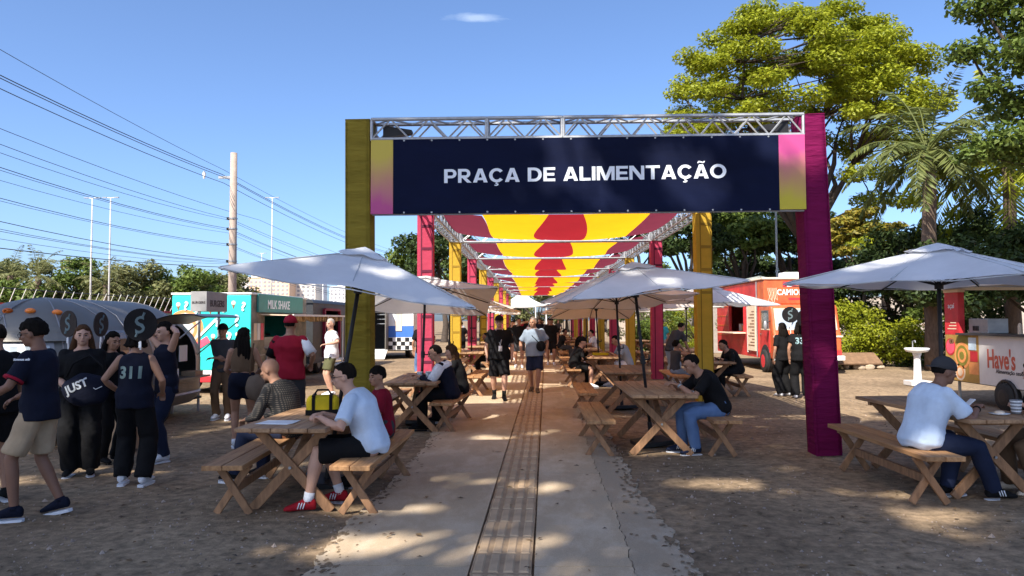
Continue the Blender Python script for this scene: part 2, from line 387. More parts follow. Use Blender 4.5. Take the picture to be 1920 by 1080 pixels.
for k in range(11000):
    y = 3.2 + 13 * RNG.random() ** 1.5; x = RNG.uniform(-8.5, 9) * min(1, y / 8); r = RNG.uniform(.004, .012) * (2.2 if RNG.random() < .05 else 1)
    if -1.3 < x < 1.0: continue
    z = gnoise(x, y) - .012
    q = [RNG.uniform(.7, 1.3) for _ in range(5)]
    m_.add([(x + r * q[0], y, z), (x, y + r * q[1], z), (x - r * q[2], y, z), (x, y - r * q[3], z), (x, y, z + r * q[4])], [(0, 1, 4), (1, 2, 4), (2, 3, 4), (3, 0, 4)])
tag(m_.obj('gravel', PEB), 'small pebbles strewn over the dirt', 'gravel', kind='stuff')

# ------------------------------------------------------------------ gate and covered walk
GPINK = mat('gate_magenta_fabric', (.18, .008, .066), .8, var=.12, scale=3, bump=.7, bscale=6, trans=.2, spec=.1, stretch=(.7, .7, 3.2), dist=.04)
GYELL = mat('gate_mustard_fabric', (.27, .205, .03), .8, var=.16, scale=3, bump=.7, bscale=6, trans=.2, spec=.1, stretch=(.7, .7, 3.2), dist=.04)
PINK = mat('magenta_fabric', (.62, .085, .155), .8, var=.08, scale=3, bump=.35, bscale=7, trans=.42, spec=.1, stretch=(1, 1, 2.2), dist=.03)
YELL = mat('mustard_fabric', (.68, .45, .06), .8, var=.08, scale=3, bump=.35, bscale=7, trans=.42, spec=.1, stretch=(1, 1, 2.2), dist=.03)
def truss_mesh(p0, p1, w, h, up=(0, 0, 1), pitch=.5, r=.024, rd=.012, frames=()):
    p0, p1 = V(p0), V(p1); d = p1 - p0; L = d.length; d.normalize(); u = V(up); s = d.cross(u).normalized(); u = s.cross(d)
    m_ = MB(); c = {}
    for a in (-1, 1):
        for b in (-1, 1): m_.tube(p0 + s * a * w / 2 + u * b * h / 2, p1 + s * a * w / 2 + u * b * h / 2, r, 7)
    n = max(2, int(round(L / pitch)))
    q = lambda t, a, b: p0 + d * (L * t) + s * a * w / 2 + u * b * h / 2
    for k in range(n):
        t0, t1, t2 = k / n, (k + .5) / n, (k + 1) / n
        for a in (-1, 1):
            m_.tube(q(t0, a, -1), q(t1, a, 1), rd, 5); m_.tube(q(t1, a, 1), q(t2, a, -1), rd, 5)
        for b in (-1, 1):
            m_.tube(q(t0, -1, b), q(t1, 1, b), rd, 5); m_.tube(q(t1, 1, b), q(t2, -1, b), rd, 5)
    for t in [0.003, .997] + list(frames):
        for (a, b, a2, b2) in ((-1, -1, -1, 1), (1, -1, 1, 1), (-1, -1, 1, -1), (-1, 1, 1, 1)): m_.tube(q(t, a, b), q(t, a2, b2), r * .85, 6)
    return m_
def ladder_mesh(h, w, pitch=.42):
    m_ = MB()
    for a in (-1, 1):
        for b in (-1, 1): m_.tube((a * w / 2, b * w / 2, 0), (a * w / 2, b * w / 2, h), .025, 6)
    k = pitch * .6
    while k < h:
        for a in (-1, 1):
            m_.tube((-w / 2, a * w / 2, k), (w / 2, a * w / 2, k), .018, 5); m_.tube((a * w / 2, -w / 2, k), (a * w / 2, w / 2, k), .018, 5)
        k += pitch
    return m_
def wrap_mesh(h, w, seed, skip=None):
    r = random.Random(seed); m_ = MB(); nz_, ns = int(h / .09), 5
    pts = []
    for j in range(nz_ + 1):
        z = h * j / nz_; row = []
        for side in range(4):
            for k in range(ns):
                t = -1 + 2 * k / ns; x, y = [(t, -1), (1, t), (-t, 1), (-1, -t)][side]
                pinch = 1 - .02 * (1 - t * t) * (1 + .8 * sin(z * 3.1 + side * 2 + seed)) + .012 * sin(z * 9 + t * 4 + seed + side)* (1 - t * t)
                row.append((x * w / 2 * pinch, y * w / 2 * pinch, z))
        pts += row
    n = 4 * ns
    fs = [(j * n + k, j * n + (k + 1) % n, (j + 1) * n + (k + 1) % n, (j + 1) * n + k) for j in range(nz_) for k in range(n) if skip is None or k // ns != skip]
    m_.add(pts, fs); return m_
LAD = ladder_mesh(3.84, .25).obj('inner_truss', STEEL); LADD = LAD.data; bpy.data.objects.remove(LAD)
wr = [wrap_mesh(3.84, .31, s_, sk_).obj('x', mm_) for s_, sk_, mm_ in ((1, None, PINK), (2, None, YELL), (3, None, PINK), (4, None, YELL))]; WRAPS = [o.data for o in wr]
for o in wr: bpy.data.objects.remove(o)
XL, XR = -2.21, 3.43
GY = 9.24
gate = thing('entrance_gate', 'tall entrance gate with navy banner between a yellow and a magenta column', 'gate', (0, 0, 0))
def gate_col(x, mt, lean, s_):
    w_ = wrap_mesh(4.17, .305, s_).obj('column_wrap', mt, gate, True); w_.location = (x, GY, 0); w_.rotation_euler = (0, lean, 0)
    l_ = ladder_mesh(4.15, .25).obj('column_truss', STEEL, gate); l_.location = (x, GY, 0); l_.rotation_euler = (0, lean, 0)
    c_ = MB().box((0, 0, 4.165), (.31, .31, .012)).obj('column_top', mt, gate); c_.location = (x, GY, 0); c_.rotation_euler = (0, lean, 0)
    for a in (-1, 1):
        sn = MB().box((a * .145, -.156, 2.08), (.014, .006, 4.1)).obj('seam', mt, gate); sn.location = (x, GY, 0); sn.rotation_euler = (0, lean, 0)
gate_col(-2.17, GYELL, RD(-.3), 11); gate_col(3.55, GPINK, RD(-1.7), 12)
for x0, x1 in ((-2.015, -.575), (-.565, .365), (.375, 3.325)): truss_mesh((x0, GY - .03, 4.035), (x1, GY - .03, 4.035), .25, .25, pitch=.42).obj('truss', STEEL, gate)
NAVY = mat('navy_print', (.003, .006, .026), .75, spec=.12, var=.25, scale=1.3, bump=.35, bscale=2.2, stretch=(.6, 1, 1.6), dist=.03)
def grad_mat(name, bot, top):
    m = bpy.data.materials.new(name); m.use_nodes = True; N = m.node_tree.nodes; L = m.node_tree.links; b = N['Principled BSDF']; b.inputs['Roughness'].default_value = .55
    tcn = N.new('ShaderNodeTexCoord'); sp = N.new('ShaderNodeSeparateXYZ'); L.new(tcn.outputs['Generated'], sp.inputs[0])
    n = N.new('ShaderNodeTexNoise'); n.inputs['Scale'].default_value = 1.5; L.new(tcn.outputs['Generated'], n.inputs['Vector'])
    ma = N.new('ShaderNodeMath'); ma.operation = 'MULTIPLY_ADD'; ma.inputs[1].default_value = .35; L.new(n.outputs[0], ma.inputs[0]); L.new(sp.outputs[2], ma.inputs[2])
    cr = N.new('ShaderNodeValToRGB'); cr.color_ramp.elements[0].position = .3; cr.color_ramp.elements[1].position = .95
    cr.color_ramp.elements[0].color = (*bot, 1); cr.color_ramp.elements[1].color = (*top, 1); L.new(ma.outputs[0], cr.inputs[0]); L.new(cr.outputs[0], b.inputs['Base Color']); return m
BY = GY - .17
bn = MB().box((.635, BY, 3.435), (4.74, .018, .925)).obj('banner', NAVY, gate)
MB().box((-1.876, BY, 3.432), (.276, .02, .925)).obj('banner_end', grad_mat('banner_fade_left', (.48, .06, .22), (.55, .42, .05)), bn)
MB().box((3.166, BY, 3.445), (.318, .02, .92)).obj('banner_end', grad_mat('banner_fade_right', (.52, .42, .02), (.50, .06, .22)), bn)
for z in (2.966, 3.905): MB().tube((-2.0, BY + .03, z), (3.32, BY + .03, z + .008), .014, 8).obj('banner_rail', GREYMETAL, bn)
LETTER = mat('letter_white', (.78, .82, .86), .5, var=.03, bump=0)
def ring_sector(cx, cy, rx, ry, s, a0, a1, n=18):
    out = []
    for k in range(n):
        a, b = RD(a0 + (a1 - a0) * k / n), RD(a0 + (a1 - a0) * (k + 1) / n); ix, iy = rx - s, ry - s * .85
        out.append([(cx + ix * cos(a), cy + iy * sin(a)), (cx + rx * cos(a), cy + ry * sin(a)), (cx + rx * cos(b), cy + ry * sin(b)), (cx + ix * cos(b), cy + iy * sin(b))])
    return out
def rc(x0, y0, x1, y1): return [(x0, y0), (x1, y0), (x1, y1), (x0, y1)]
_s = .235; _b = .19
_A = [[(0, 0), (.27, 0), (.5, .72), (.5, 1), (.36, 1)], [(1, 0), (.64, 1), (.5, 1), (.5, .72), (.73, 0)], [(.325, .17), (.675, .17), (.62, .345), (.38, .345)]]
_P = [rc(0, 0, _s, 1), rc(_s, 1 - _b, .5, 1), rc(_s, .34, .5, .34 + _b)] + ring_sector(.5, .67, .34, .33, _s * .95, -90, 90, 10)
_C = ring_sector(.52, .5, .52, .515, _s, 38, 322)
GLY = {'P': (_P, .85), 'R': (_P + [[(.30, .338), (.58, .338), (.92, 0), (.62, 0)]], .92), 'A': (_A, 1.0), 'D': ([rc(0, 0, _s, 1), rc(_s, 1 - _b, .45, 1), rc(_s, 0, .45, _b)] + ring_sector(.45, .5, .5, .5, _s, -90, 90, 14), .96),
       'E': ([rc(0, 0, _s, 1), rc(_s, 0, .80, _b), rc(_s, .405, .74, .405 + _b), rc(_s, 1 - _b, .80, 1)], .80), 'L': ([rc(0, 0, _s, 1), rc(_s, 0, .74, _b)], .74), 'I': ([rc(0, 0, _s, 1)], _s),
       'M': ([rc(0, 0, _s * .9, 1), rc(1.2 - _s * .9, 0, 1.2, 1), [(_s * .9, 1), (_s * .9, .66), (.49, 0), (.6, 0), (.6, .30), (.335, 1)], [(1.2 - _s * .9, 1), (.865, 1), (.6, .30), (.6, 0), (.71, 0), (1.2 - _s * .9, .66)]], 1.2),
       'N': ([rc(0, 0, _s * .9, 1), rc(1.0 - _s * .9, 0, 1.0, 1), [(_s * .9, 1), (_s * .9, .68), (.72, 0), (1 - _s * .9, 0), (1 - _s * .9, .32), (.28, 1)]], 1.0), 'T': ([rc(0, 1 - _b, .95, 1), rc(.475 - _s / 2, 0, .475 + _s / 2, 1 - _b)], .95),
       'O': (ring_sector(.54, .5, .54, .515, _s, 0, 360, 30), 1.08), 'Ç': (_C + [[(.45, -.02), (.57, -.02), (.55, -.08), (.65, -.13), (.62, -.23), (.5, -.27), (.36, -.25), (.37, -.18), (.50, -.195), (.52, -.15), (.43, -.11)]], .98),
       'Ã': (_A + [[(.24, 1.10), (.33, 1.10), (.40, 1.17), (.58, 1.10), (.70, 1.11), (.77, 1.25), (.68, 1.25), (.61, 1.19), (.42, 1.26), (.31, 1.25)]], 1.0)}
_str = 'PRAÇA DE ALIMENTAÇÃO'; _gap = .095; _tot = sum(.36 if c == ' ' else GLY[c][1] for c in _str) + _gap * (len(_str) - 1); _k = 3.465 / _tot; _h = .172; _x = 0.0
for c in _str:
    if c == ' ': _x += .36 + _gap; continue
    g_ = MB()
    for pl in GLY[c][0]: g_.prism(pl, (-1.10 + _x * _k, BY - .0095, 3.348 + .0085 * _x * _k), (_k, 0, 0), (0, 0, _h), .0025)
    g_.obj('letter', LETTER, bn); _x += GLY[c][1] + _gap
for k_ in range(14):
    for z_ in (3.885, 2.985): MB().disc((-1.6 + k_ * .345, BY - .0095, z_), (0, 1, 0), .012, .004, 10).obj('eyelet', GREYMETAL, bn)
for x, s_ in ((-1.9, 1), (3.18, -1)):                       # dark lamps tucked inside the truss ends
    MB().prism([(0, 0), (.36, -.06), (.36, -.10), (0, -.16)], (x + (.02 if s_ > 0 else -.02), GY - .1, 4.10), (s_, 0, 0), (0, 0, 1), .12 if s_ < 0 else -.12).obj('lamp_box', BLACK, gate)

SHADE_BANDS = (mat('magenta_truss_shade', (.10, .008, .03), .85, var=.1), mat('mustard_truss_shade', (.26, .16, .012), .85, var=.1))  # truss shade on the translucent wraps, put into colour as dark bands
CY = [15.1 + 5.7 * i for i in range(10)]
ORD = ['first', 'second', 'third', 'fourth', 'fifth', 'sixth', 'seventh', 'eighth', 'ninth', 'tenth', 'eleventh', 'twelfth']
for i, y in enumerate(CY):
    for sd, x in (('left', XL), ('right', XR)):
        pink = (i % 2 == 0) == (sd == 'left'); cn = 'pink' if pink else 'yellow'
        t_ = thing('corridor_column', f'{cn} fabric-wrapped column, {ORD[i]} behind the banner gate in the {sd} row', 'column', (x, y, 0), 0, 'columns of the covered walk')
        a = bpy.data.objects.new('fabric_wrap', WRAPS[(0 if pink else 1) + (0 if sd == 'left' else 2)]); b = bpy.data.objects.new('inner_truss', LADD)
        for o in (a, b): COL.objects.link(o); o.parent = t_
        bm_ = SHADE_BANDS[0 if pink else 1]; e = MB(); e.box((-.07, -.158, 1.92), (.022, .008, 3.8)); e.obj('edge_shade_band', bm_, t_); MB().box((.15, -.158, 1.92), (.02, .008, 3.8)).obj('edge_shade_band', bm_, t_)  # upright bands: painted shade of the truss chords
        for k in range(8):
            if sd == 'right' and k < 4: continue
            MB().box((.04, -.158, .35 + k * .46 + .05 * (i % 3)), (.2, .008, .055)).obj('strap_or_shade_band', bm_, t_)  # painted shade of the truss rungs, no real straps on the columns
SHADE_BANDP = mat('magenta_truss_shade', (.10, .008, .03), .85, var=.1); SHADE_BANDY = mat('mustard_truss_shade', (.26, .16, .012), .85, var=.1)
CTR = truss_mesh((XL + .16, 0, 0), (XR - .16, 0, 0), .25, .25, pitch=.62).obj('x', STEEL).data
STR = truss_mesh((0, -2.68, 0), (0, 2.68, 0), .25, .25, pitch=.62).obj('x', STEEL).data
for o in [o for o in bpy.data.objects if o.name in ('x', 'x.001')]: bpy.data.objects.remove(o)
for i, y in enumerate(CY):
    o = bpy.data.objects.new('cross_truss', CTR); COL.objects.link(o); o.location = (0, y, 3.98)
    tag(o, f'white metal cross truss overhead, {ORD[i]} one behind the banner gate', 'truss', 'overhead trusses of the covered walk')
    y0 = GY if i == 0 else CY[i - 1]
    for sd, x in (('left', XL), ('right', XR)):
        o = bpy.data.objects.new('side_truss', STR); COL.objects.link(o); o.location = (x, (y0 + y) / 2, 3.98); o.scale = (1, (y - y0 - .32) / 5.36, 1)
        tag(o, f'long metal truss over the {sd} columns, {ORD[i]} span from the gate', 'truss', 'overhead trusses of the covered walk')
SH_P = mat('plum_sheet', (.20, .035, .06), .85, var=.06, scale=2, bump=.1, bscale=5, trans=.5, spec=.05)
SH_Y = mat('yellow_sheet', (.90, .46, .012), .85, var=.05, scale=2, bump=.1, bscale=5, trans=.62, spec=.05)
SH_R = mat('red_sheet', (.38, .022, .03), .85, var=.06, scale=2, bump=.1, bscale=5, trans=.55, spec=.05)
BND = [0, .165, .44, .58, .86, 1]
def sheet(i, y0, y1):
    t_ = thing('canopy_sheet', f'sagging striped shade sheet of yellow, red and plum, {ORD[i]} span from the gate', 'shade sheet', (0, 0, 0), 0, 'shade sheets of the covered walk')
    L_ = y1 - y0; A, B = XL + .22, XR - .22
    def pt(s, t):
        k = sin(pi * t); z = 4.14 - .185 * (1 - abs(2 * s - 1) ** 3) - (.16 + .07 * sin(i * 2.7)) * k * (1 - .35 * abs(2 * s - 1) ** 2) - .035 * sin(s * 9 + 2.1 * i) * k
        return (A + (B - A) * s, y0 + L_ * t, z - .09)
    for q in range(5):
        s0, s1 = BND[q], BND[q + 1]; m_ = MB(); nu, nv = 8, 12; P = []
        for j in range(nv + 1):
            t = j / nv; k = sin(pi * t)
            a0 = s0 + (0 if q == 0 else k * (-.05 if q in (2,) else (.05 if q == 3 else (.02 if q == 1 else -.02)))) + (.0 if q == 0 else .006 * sin(7 * t + i))
            a1 = s1 + (0 if q == 4 else k * (.05 if q == 2 else (-.05 if q == 1 else (-.02 if q == 3 else .02)))) + (.0 if q == 4 else .006 * sin(7 * t + i))
            if q == 0: t = .06 + .88 * t
            for u in range(nu + 1): P.append(pt(a0 + (a1 - a0) * u / nu, t))
        m_.add(P, [(j * (nu + 1) + u, j * (nu + 1) + u + 1, (j + 1) * (nu + 1) + u + 1, (j + 1) * (nu + 1) + u) for j in range(nv) for u in range(nu)])
        m_.obj('stripe', (SH_P, SH_Y, SH_R, SH_Y, SH_P)[q], t_, True)
for i, y in enumerate(CY): sheet(i, (GY if i == 0 else CY[i - 1]) + .38, y - .38)

# ------------------------------------------------------------------ tables, benches, parasols
def wood(name, c1, c2):
    m = mat(name, c1, .7, var=.25, scale=3.2, bump=.25, bscale=40, stretch=(9, .7, 9), col2=c2, dist=.004, each=.22); return m
WOODT = wood('table_wood', (.30, .165, .085), (.46, .28, .15))
WOODB = wood('bench_wood', (.36, .17, .07), (.52, .29, .13))
WOODL = mat('leg_wood', (.30, .16, .08), .75, var=.35, scale=4, bump=.2, bscale=40, stretch=(5, 5, 1.2), each=.2)
def xlegs(t_, y, hw, h, w, th, name='leg'):
    for s_ in (-1, 1):
        o = MB().bar((s_ * hw, y + s_ * .018 * (1 if y > 0 else -1), 0), (-s_ * hw * .86, y + s_ * .018 * (1 if y > 0 else -1), h), .034, w, up=(0, 0, 1)).obj(name, WOODL, t_)
        bevel(o, .004, 1)
def make_table(mt=WOODT):
    t_ = thing('picnic_table', 'x', 'table', (0, 0, -20), 0, 'picnic tables')
    for k in range(5):
        bevel(MB().box((-.316 + k * .158, RNG.uniform(-.008, .008), .732 + RNG.uniform(-.0015, .0015)), (.151, 2.08, .036)).obj('plank', mt, t_), .004, 1)
    for y in (-.74, .74):
        xlegs(t_, y, .36, .713, .085, .034); MB().box((0, y + .05 * (1 if y > 0 else -1), .693), (.72, .05, .04)).obj('batten', WOODL, t_)
    for s_ in (-1, 1): MB().bar((0, s_ * .70, .37), (0, s_ * .16, .70), .07, .035).obj('brace', WOODL, t_)
    MB().box((0, 0, .70), (.3, .09, .026)).obj('cross_batten', WOODL, t_)
    for y in (-.79, .79): MB().disc((0, y, .375), (0, 1, 0), .013, .016, 8).obj('bolt', GREYMETAL, t_)
    return t_
def make_bench():
    t_ = thing('bench', 'x', 'bench', (0, 0, -20), 0, 'picnic benches')
    for k in range(2): bevel(MB().box((-.086 + k * .172, 0, .440), (.166, 2.05, .042)).obj('plank', WOODB, t_), .004, 1)
    for y in (-.74, .74):
        xlegs(t_, y, .15, .418, .062, .03); MB().box((0, y + .045 * (1 if y > 0 else -1), .405), (.31, .045, .028)).obj('batten', WOODL, t_)
    MB().bar((0, -.70, .205), (0, .70, .205), .035, .075).obj('stretcher', WOODL, t_)
    return t_
CANV = mat('parasol_canvas', (.74, .75, .765), .85, var=.10, scale=1.6, bump=.2, bscale=5, trans=.22, spec=.1, dist=.03)
SEAM = mat('canvas_seam', (.45, .47, .49), .9, bump=0)
CANC = mat('cream_canvas', (.70, .62, .52), .85, var=.08, scale=3, bump=.2, bscale=5, trans=.28, spec=.1, dist=.03)
def make_parasol(cm, seed=0):
    t_ = thing('parasol', 'x', 'parasol', (0, 0, -20), 0, 'parasols over the picnic tables'); r = random.Random(seed)
    a, za, zr = 1.10, 2.38, 2.02
    def sheet_(m_, a, za, zr, n=10, lift=0):
        for q in range(4):
            R = Matrix.Rotation(q * pi / 2, 3, 'Z'); P = []
            for j in range(n + 1):
                t = j / n
                for k in range(n + 1):
                    u = -1 + 2 * k / n
                    w = (1 - (abs(u) - .0 if abs(u) < .5 else 1 - abs(u)) * 0)
                    sag = .035 * t * (sin(pi * abs(u)) ** 2) * (1 if a > .6 else .2)
                    inn = 1 - .035 * t * (1 - u * u)
                    z = za - (za - zr) * (t ** 1.06) - sag + .012 * sin(5 * u + 7 * t + seed + q) * t + lift
                    P.append(R @ V((u * a * t, -a * t * inn, z)))
            m_.add(P, [(j * (n + 1) + k, j * (n + 1) + k + 1, (j + 1) * (n + 1) + k + 1, (j + 1) * (n + 1) + k) for j in range(n) for k in range(n)])
        return m_
    c_ = sheet_(MB(), a, za, zr).obj('canopy', cm, t_, True)
    sheet_(MB(), .24, za + .05, za - .045, 6).obj('vent_cap', cm, c_, True)
    for k in range(8):                                          # stitched seams and hem
        an = k * pi / 4; d = V((cos(an), sin(an), 0)); rr = a * (1.414 if k % 2 else .965)
        MB().path([d * rr * t + V((0, 0, za - (za - zr) * t ** 1.06 + .004 + .012 * sin(seed + k) * 0)) for t in (.2, .5, .8, .995)], .006, 4).obj('seam', SEAM, c_)
    for k in range(4):
        c0, c1 = [V((cos(q * pi / 2 + pi / 4), sin(q * pi / 2 + pi / 4), 0)) * a * 1.414 for q in (k, k + 1)]; md = (c0 + c1) / 2 * .965
        MB().path([c0 + V((0, 0, zr - .008)), (c0 * .75 + c1 * .25) * .975 + V((0, 0, zr - .04)), md + V((0, 0, zr - .012)), (c0 * .25 + c1 * .75) * .975 + V((0, 0, zr - .04)), c1 + V((0, 0, zr - .008))], .007, 4).obj('hem', SEAM, c_)
    MB().tube((0, 0, .04), (0, 0, 2.36), .0205, 10).obj('pole', BLACK, t_, True)
    hub = MB(); hub.disc((0, 0, 2.33), (0, 0, 1), .05, .05, 12); hub.obj('hub', BLACK, t_); MB().disc((0, 0, 1.98), (0, 0, 1), .042, .06, 12).obj('runner', BLACK, t_)
    for k in range(8):
        an = k * pi / 4; d = V((cos(an), sin(an), 0)); rr = a * (1.414 if k % 2 else .965) * .985
        mid = d * rr * .46 + V((0, 0, za - (za - zr) * .46 - .045))
        rb = MB(); rb.path([V((0, 0, za - .07)), mid, d * rr + V((0, 0, zr - .015 - (0 if k % 2 else .0)))], .009, 5); o = rb.obj('rib', BLACK, t_)
        MB().path([V((0, 0, 1.985)), mid], .008, 5).obj('strut', BLACK, o)
    k_ = MB(); k_.disc((0, 0, 1.12), (0, 0, 1), .033, .10, 10); k_.tube((0, 0, 1.12), (.09, 0, 1.12), .010, 6); k_.tube((.09, 0, 1.12), (.09, 0, 1.18), .010, 6); k_.obj('crank', BLACK, t_)
    b_ = MB(); b_.box((0, 0, .035), (.46, .46, .06)); b_.tube((0, 0, .06), (0, 0, .30), .032, 10); bevel(b_.obj('base', BLACK, t_), .012, 2)
    return t_
TAB, BEN, PARW, PARC = make_table(), make_bench(), make_parasol(CANV, 1), make_parasol(CANC, 5)
TABLES = [  # x, y, rz, who, parasol apex dx, dy, parasol rz, canvas, place
    (-2.10, 7.22, -2, 'with a yellow bag and papers on it', (.40, -.06), 10, 0, 'over the table with the yellow bag'),
    (-1.80, 11.70, 0, 'where a couple sits, just behind the yellow gate column', (.02, .45), 8, 0, 'above the couple behind the yellow gate column'),
    (1.55, 9.90, 0, 'with a man in black looking at his phone', (-.24, -.05), 9, 0, 'tilted over the man in black with a phone'),
    (1.62, 13.80, 0, 'empty one behind the table of the man in black', (-.07, .25), 20, 0, 'second one in the row right of the path'),
    (1.66, 18.80, 0, 'where a woman in black sits left of the path columns', (-.05, .6), 5, 1, 'over the table of the woman in black cap'),
    (4.18, 7.75, 3, 'where a man in white shirt and cap sits, far right', (.0, .0), 40, 0, 'over the man in white shirt, far right'),
    (3.78, 16.6, 2, 'behind the second yellow column on the right', (.12, .0), 14, 0, 'behind the second yellow column on the right'),
]
k0 = len(TABLES)
for i, y in enumerate([23.4, 27.9, 32.4, 36.9, 41.5, 46.5]): TABLES.append((1.65 + .1 * (i % 2), y, RNG.uniform(-2, 2), f'empty, in the right-hand row, {ORD[i + 3]} from the gate', (0, 0), RNG.uniform(-12, 12), 1 if i % 3 else 0, f'in the row right of the path, {ORD[i + 3]} from the gate'))
for i, y in enumerate([16.8, 21.6, 26.3, 31.0, 35.7, 41.0, 46.]): TABLES.append((-1.92 + .1 * (i % 2), y, RNG.uniform(-2, 2), f'empty, in the left-hand row, {ORD[i + 2]} from the gate', (0, 0), RNG.uniform(-12, 12), 1 if i % 3 != 1 else 0, f'in the row left of the path, {ORD[i + 2]} from the gate'))
for i, y in enumerate([22.5, 27.6, 33.0]): TABLES.append((4.6, y, RNG.uniform(-3, 3), f'empty, outside the right-hand columns, {ORD[i + 2]} from the gate', (0, 0), RNG.uniform(-20, 20), 1, f'outside the right columns, {ORD[i + 2]} from the gate'))
BOFF = {0: ((-.53, -.12, 3), (.60, -.12, -1)), 2: ((-.76, -.10, 0), (.72, -.08, 0)), 3: ((-.74, -.68, 0), (.74, -.3, 0)), 4: ((-.7, .05, 0), (.7, .05, 0)), 5: ((-.67, -.22, 1), (.60, -.25, 2)), 1: ((-.52, .3, 0), (.52, .0, -4))}
first = {}
BW = {0: 'the table with the yellow bag', 1: 'the table where the couple sits', 2: 'the table of the man with the phone', 3: 'the empty table behind the phone man', 4: 'the table of the woman in black cap', 5: 'the far right table', 6: 'the table behind the second yellow column'}
def place(proto, loc, rz, label):
    k = proto.name
    if k not in first: first[k] = 1; o = proto; o.location = loc; o.rotation_euler = (0, 0, RD(rz)); o['label'] = label; return o
    return dup(proto, loc, rz, label)
for i, (x, y, rz, who, (ax, ay), prz, cv, where) in enumerate(TABLES):
    place(TAB, (x, y, 0), rz, 'wooden picnic table ' + who)
    for s_, (bx, by, brz) in zip(('path' , 'other'), BOFF.get(i, ((-.66, RNG.uniform(-.2, .2), RNG.uniform(-2, 2)), (.66, RNG.uniform(-.2, .2), RNG.uniform(-2, 2))))):
        sd = 'left' if bx < 0 else 'right'
        place(BEN, (x + bx, y + by, 0), brz, f'wooden bench, {sd} side of ' + BW.get(i, ('left row table, ' if x < 0 else ('outer right table, ' if x > 4 else 'right row table, ')) + who.split(', ')[-1]))
    p = place(PARC if cv else PARW, (x, y + (.25 if i == 0 else 0), 0), prz, ('cream' if cv else 'white') + ' square parasol ' + where)
    # lean of the pole
    p.rotation_mode = 'QUATERNION'; ax_ = V((ax, ay, 2.4)).normalized()
    p.rotation_quaternion = V((0, 0, 1)).rotation_difference(ax_) @ Matrix.Rotation(RD(prz), 3, 'Z').to_quaternion()
# ------------------------------------------------------------------ trailers and food trucks
RUB = mat('tyre_rubber', (.018, .018, .018), .85, var=.3)
RIM = mat('wheel_rim', (.35, .35, .36), .4, metal=.7)
def wheel(parent, c, r, w, ax=(1, 0, 0), rim=RIM):
    c = V(c); ax = V(ax); m_ = MB(); m_.path([c - ax * w / 2, c - ax * w * .38, c + ax * w * .38, c + ax * w / 2], [r * .9, r, r, r * .9], 22)
    o = m_.obj('wheel', RUB, parent, True); m2 = MB(); m2.path([c - ax * w * .54, c - ax * w * .50, c + ax * w * .5, c + ax * w * .54], [r * .35, r * .58, r * .58, r * .35], 16); m2.obj('rim', rim, o)
    return o
def panel(name, parent, m, x0, x1, y0, y1, z0, z1, bev=0):
    o = MB().box(((x0 + x1) / 2, (y0 + y1) / 2, (z0 + z1) / 2), (abs(x1 - x0), abs(y1 - y0), abs(z1 - z0))).obj(name, m, parent)
    if bev: bevel(o, bev, 2)
    return o
def holed_x(name, parent, m, x0, x1, y0, y1, z0, z1, hy0, hy1, hz0, hz1):     # wall across x with one opening in y/z
    b_ = MB(); c = lambda a, b: (a + b) / 2
    for (ya, yb, za, zb) in ((y0, y1, z0, hz0), (y0, y1, hz1, z1), (y0, hy0, hz0, hz1), (hy1, y1, hz0, hz1)):
        if yb - ya > 1e-3 and zb - za > 1e-3: b_.box((c(x0, x1), c(ya, yb), c(za, zb)), (abs(x1 - x0), yb - ya, zb - za))
    return b_.obj(name, m, parent)

ALU = mat('brushed_aluminium', (.205, .19, .165), .48, metal=.45, var=.10, scale=1.2, bump=.03, bscale=3)
ALUD = mat('dull_aluminium', (.33, .32, .32), .45, metal=.7, var=.15)
AMBER = mat('amber_lens', (.85, .22, .03), .25, var=.2)
PAPER = mat('paper_white', (.78, .80, .82), .7, var=.05, bump=0)
CARD = mat('cardboard', (.42, .28, .17), .85, var=.12)
air = thing('food_trailer', 'rounded silver aluminium food trailer with raised side hatch, behind the group on the left', 'trailer', (-7.12, 11.5, 0))
HA, HB, RC = 1.18, 2.15, .8
PROF = [(.10, .24), (.02, .34), (0, .50), (0, 1.0)] + [(HA * (1 - cos(RD(a))) * .985, 1.0 + 1.0 * sin(RD(a))) for a in (12, 24, 36, 48, 58, 68, 78, 90)]
def plan_pt(seg, t, d):
    hx, hy = HA - d, HB - d; r = max(.02, min(RC, hx)); ex, ey = hx - r, hy - r
    def arc(cx, cy, a0): a = RD(a0 + 90 * t); return (cx + r * cos(a), cy + r * sin(a), cos(a), sin(a))
    return [lambda: (hx, -ey + 2 * ey * t, 1, 0), lambda: arc(ex, ey, 0), lambda: (ex - 2 * ex * t, hy, 0, 1), lambda: arc(-ex, ey, 90),
            lambda: (-hx, ey - 2 * ey * t, -1, 0), lambda: arc(-ex, -ey, 180), lambda: (-ex + 2 * ex * t, -hy, 0, -1), lambda: arc(ex, -ey, 270)][seg]()
def prof_at(z):
    for (d0, z0), (d1, z1) in zip(PROF[:-1], PROF[1:]):
        if z0 <= z <= z1: return d0 + (d1 - d0) * (z - z0) / (z1 - z0)
    return PROF[-1][0]
def sp(s, z, off=0.0):                         # s = seg + t
    s = s % 8; d = prof_at(z); x, y, nx_, ny_ = plan_pt(int(s), s - int(s), d); k = .35 if z > 1.5 else 0
    return V((x + nx_ * off, y + ny_ * off, z + off * k))
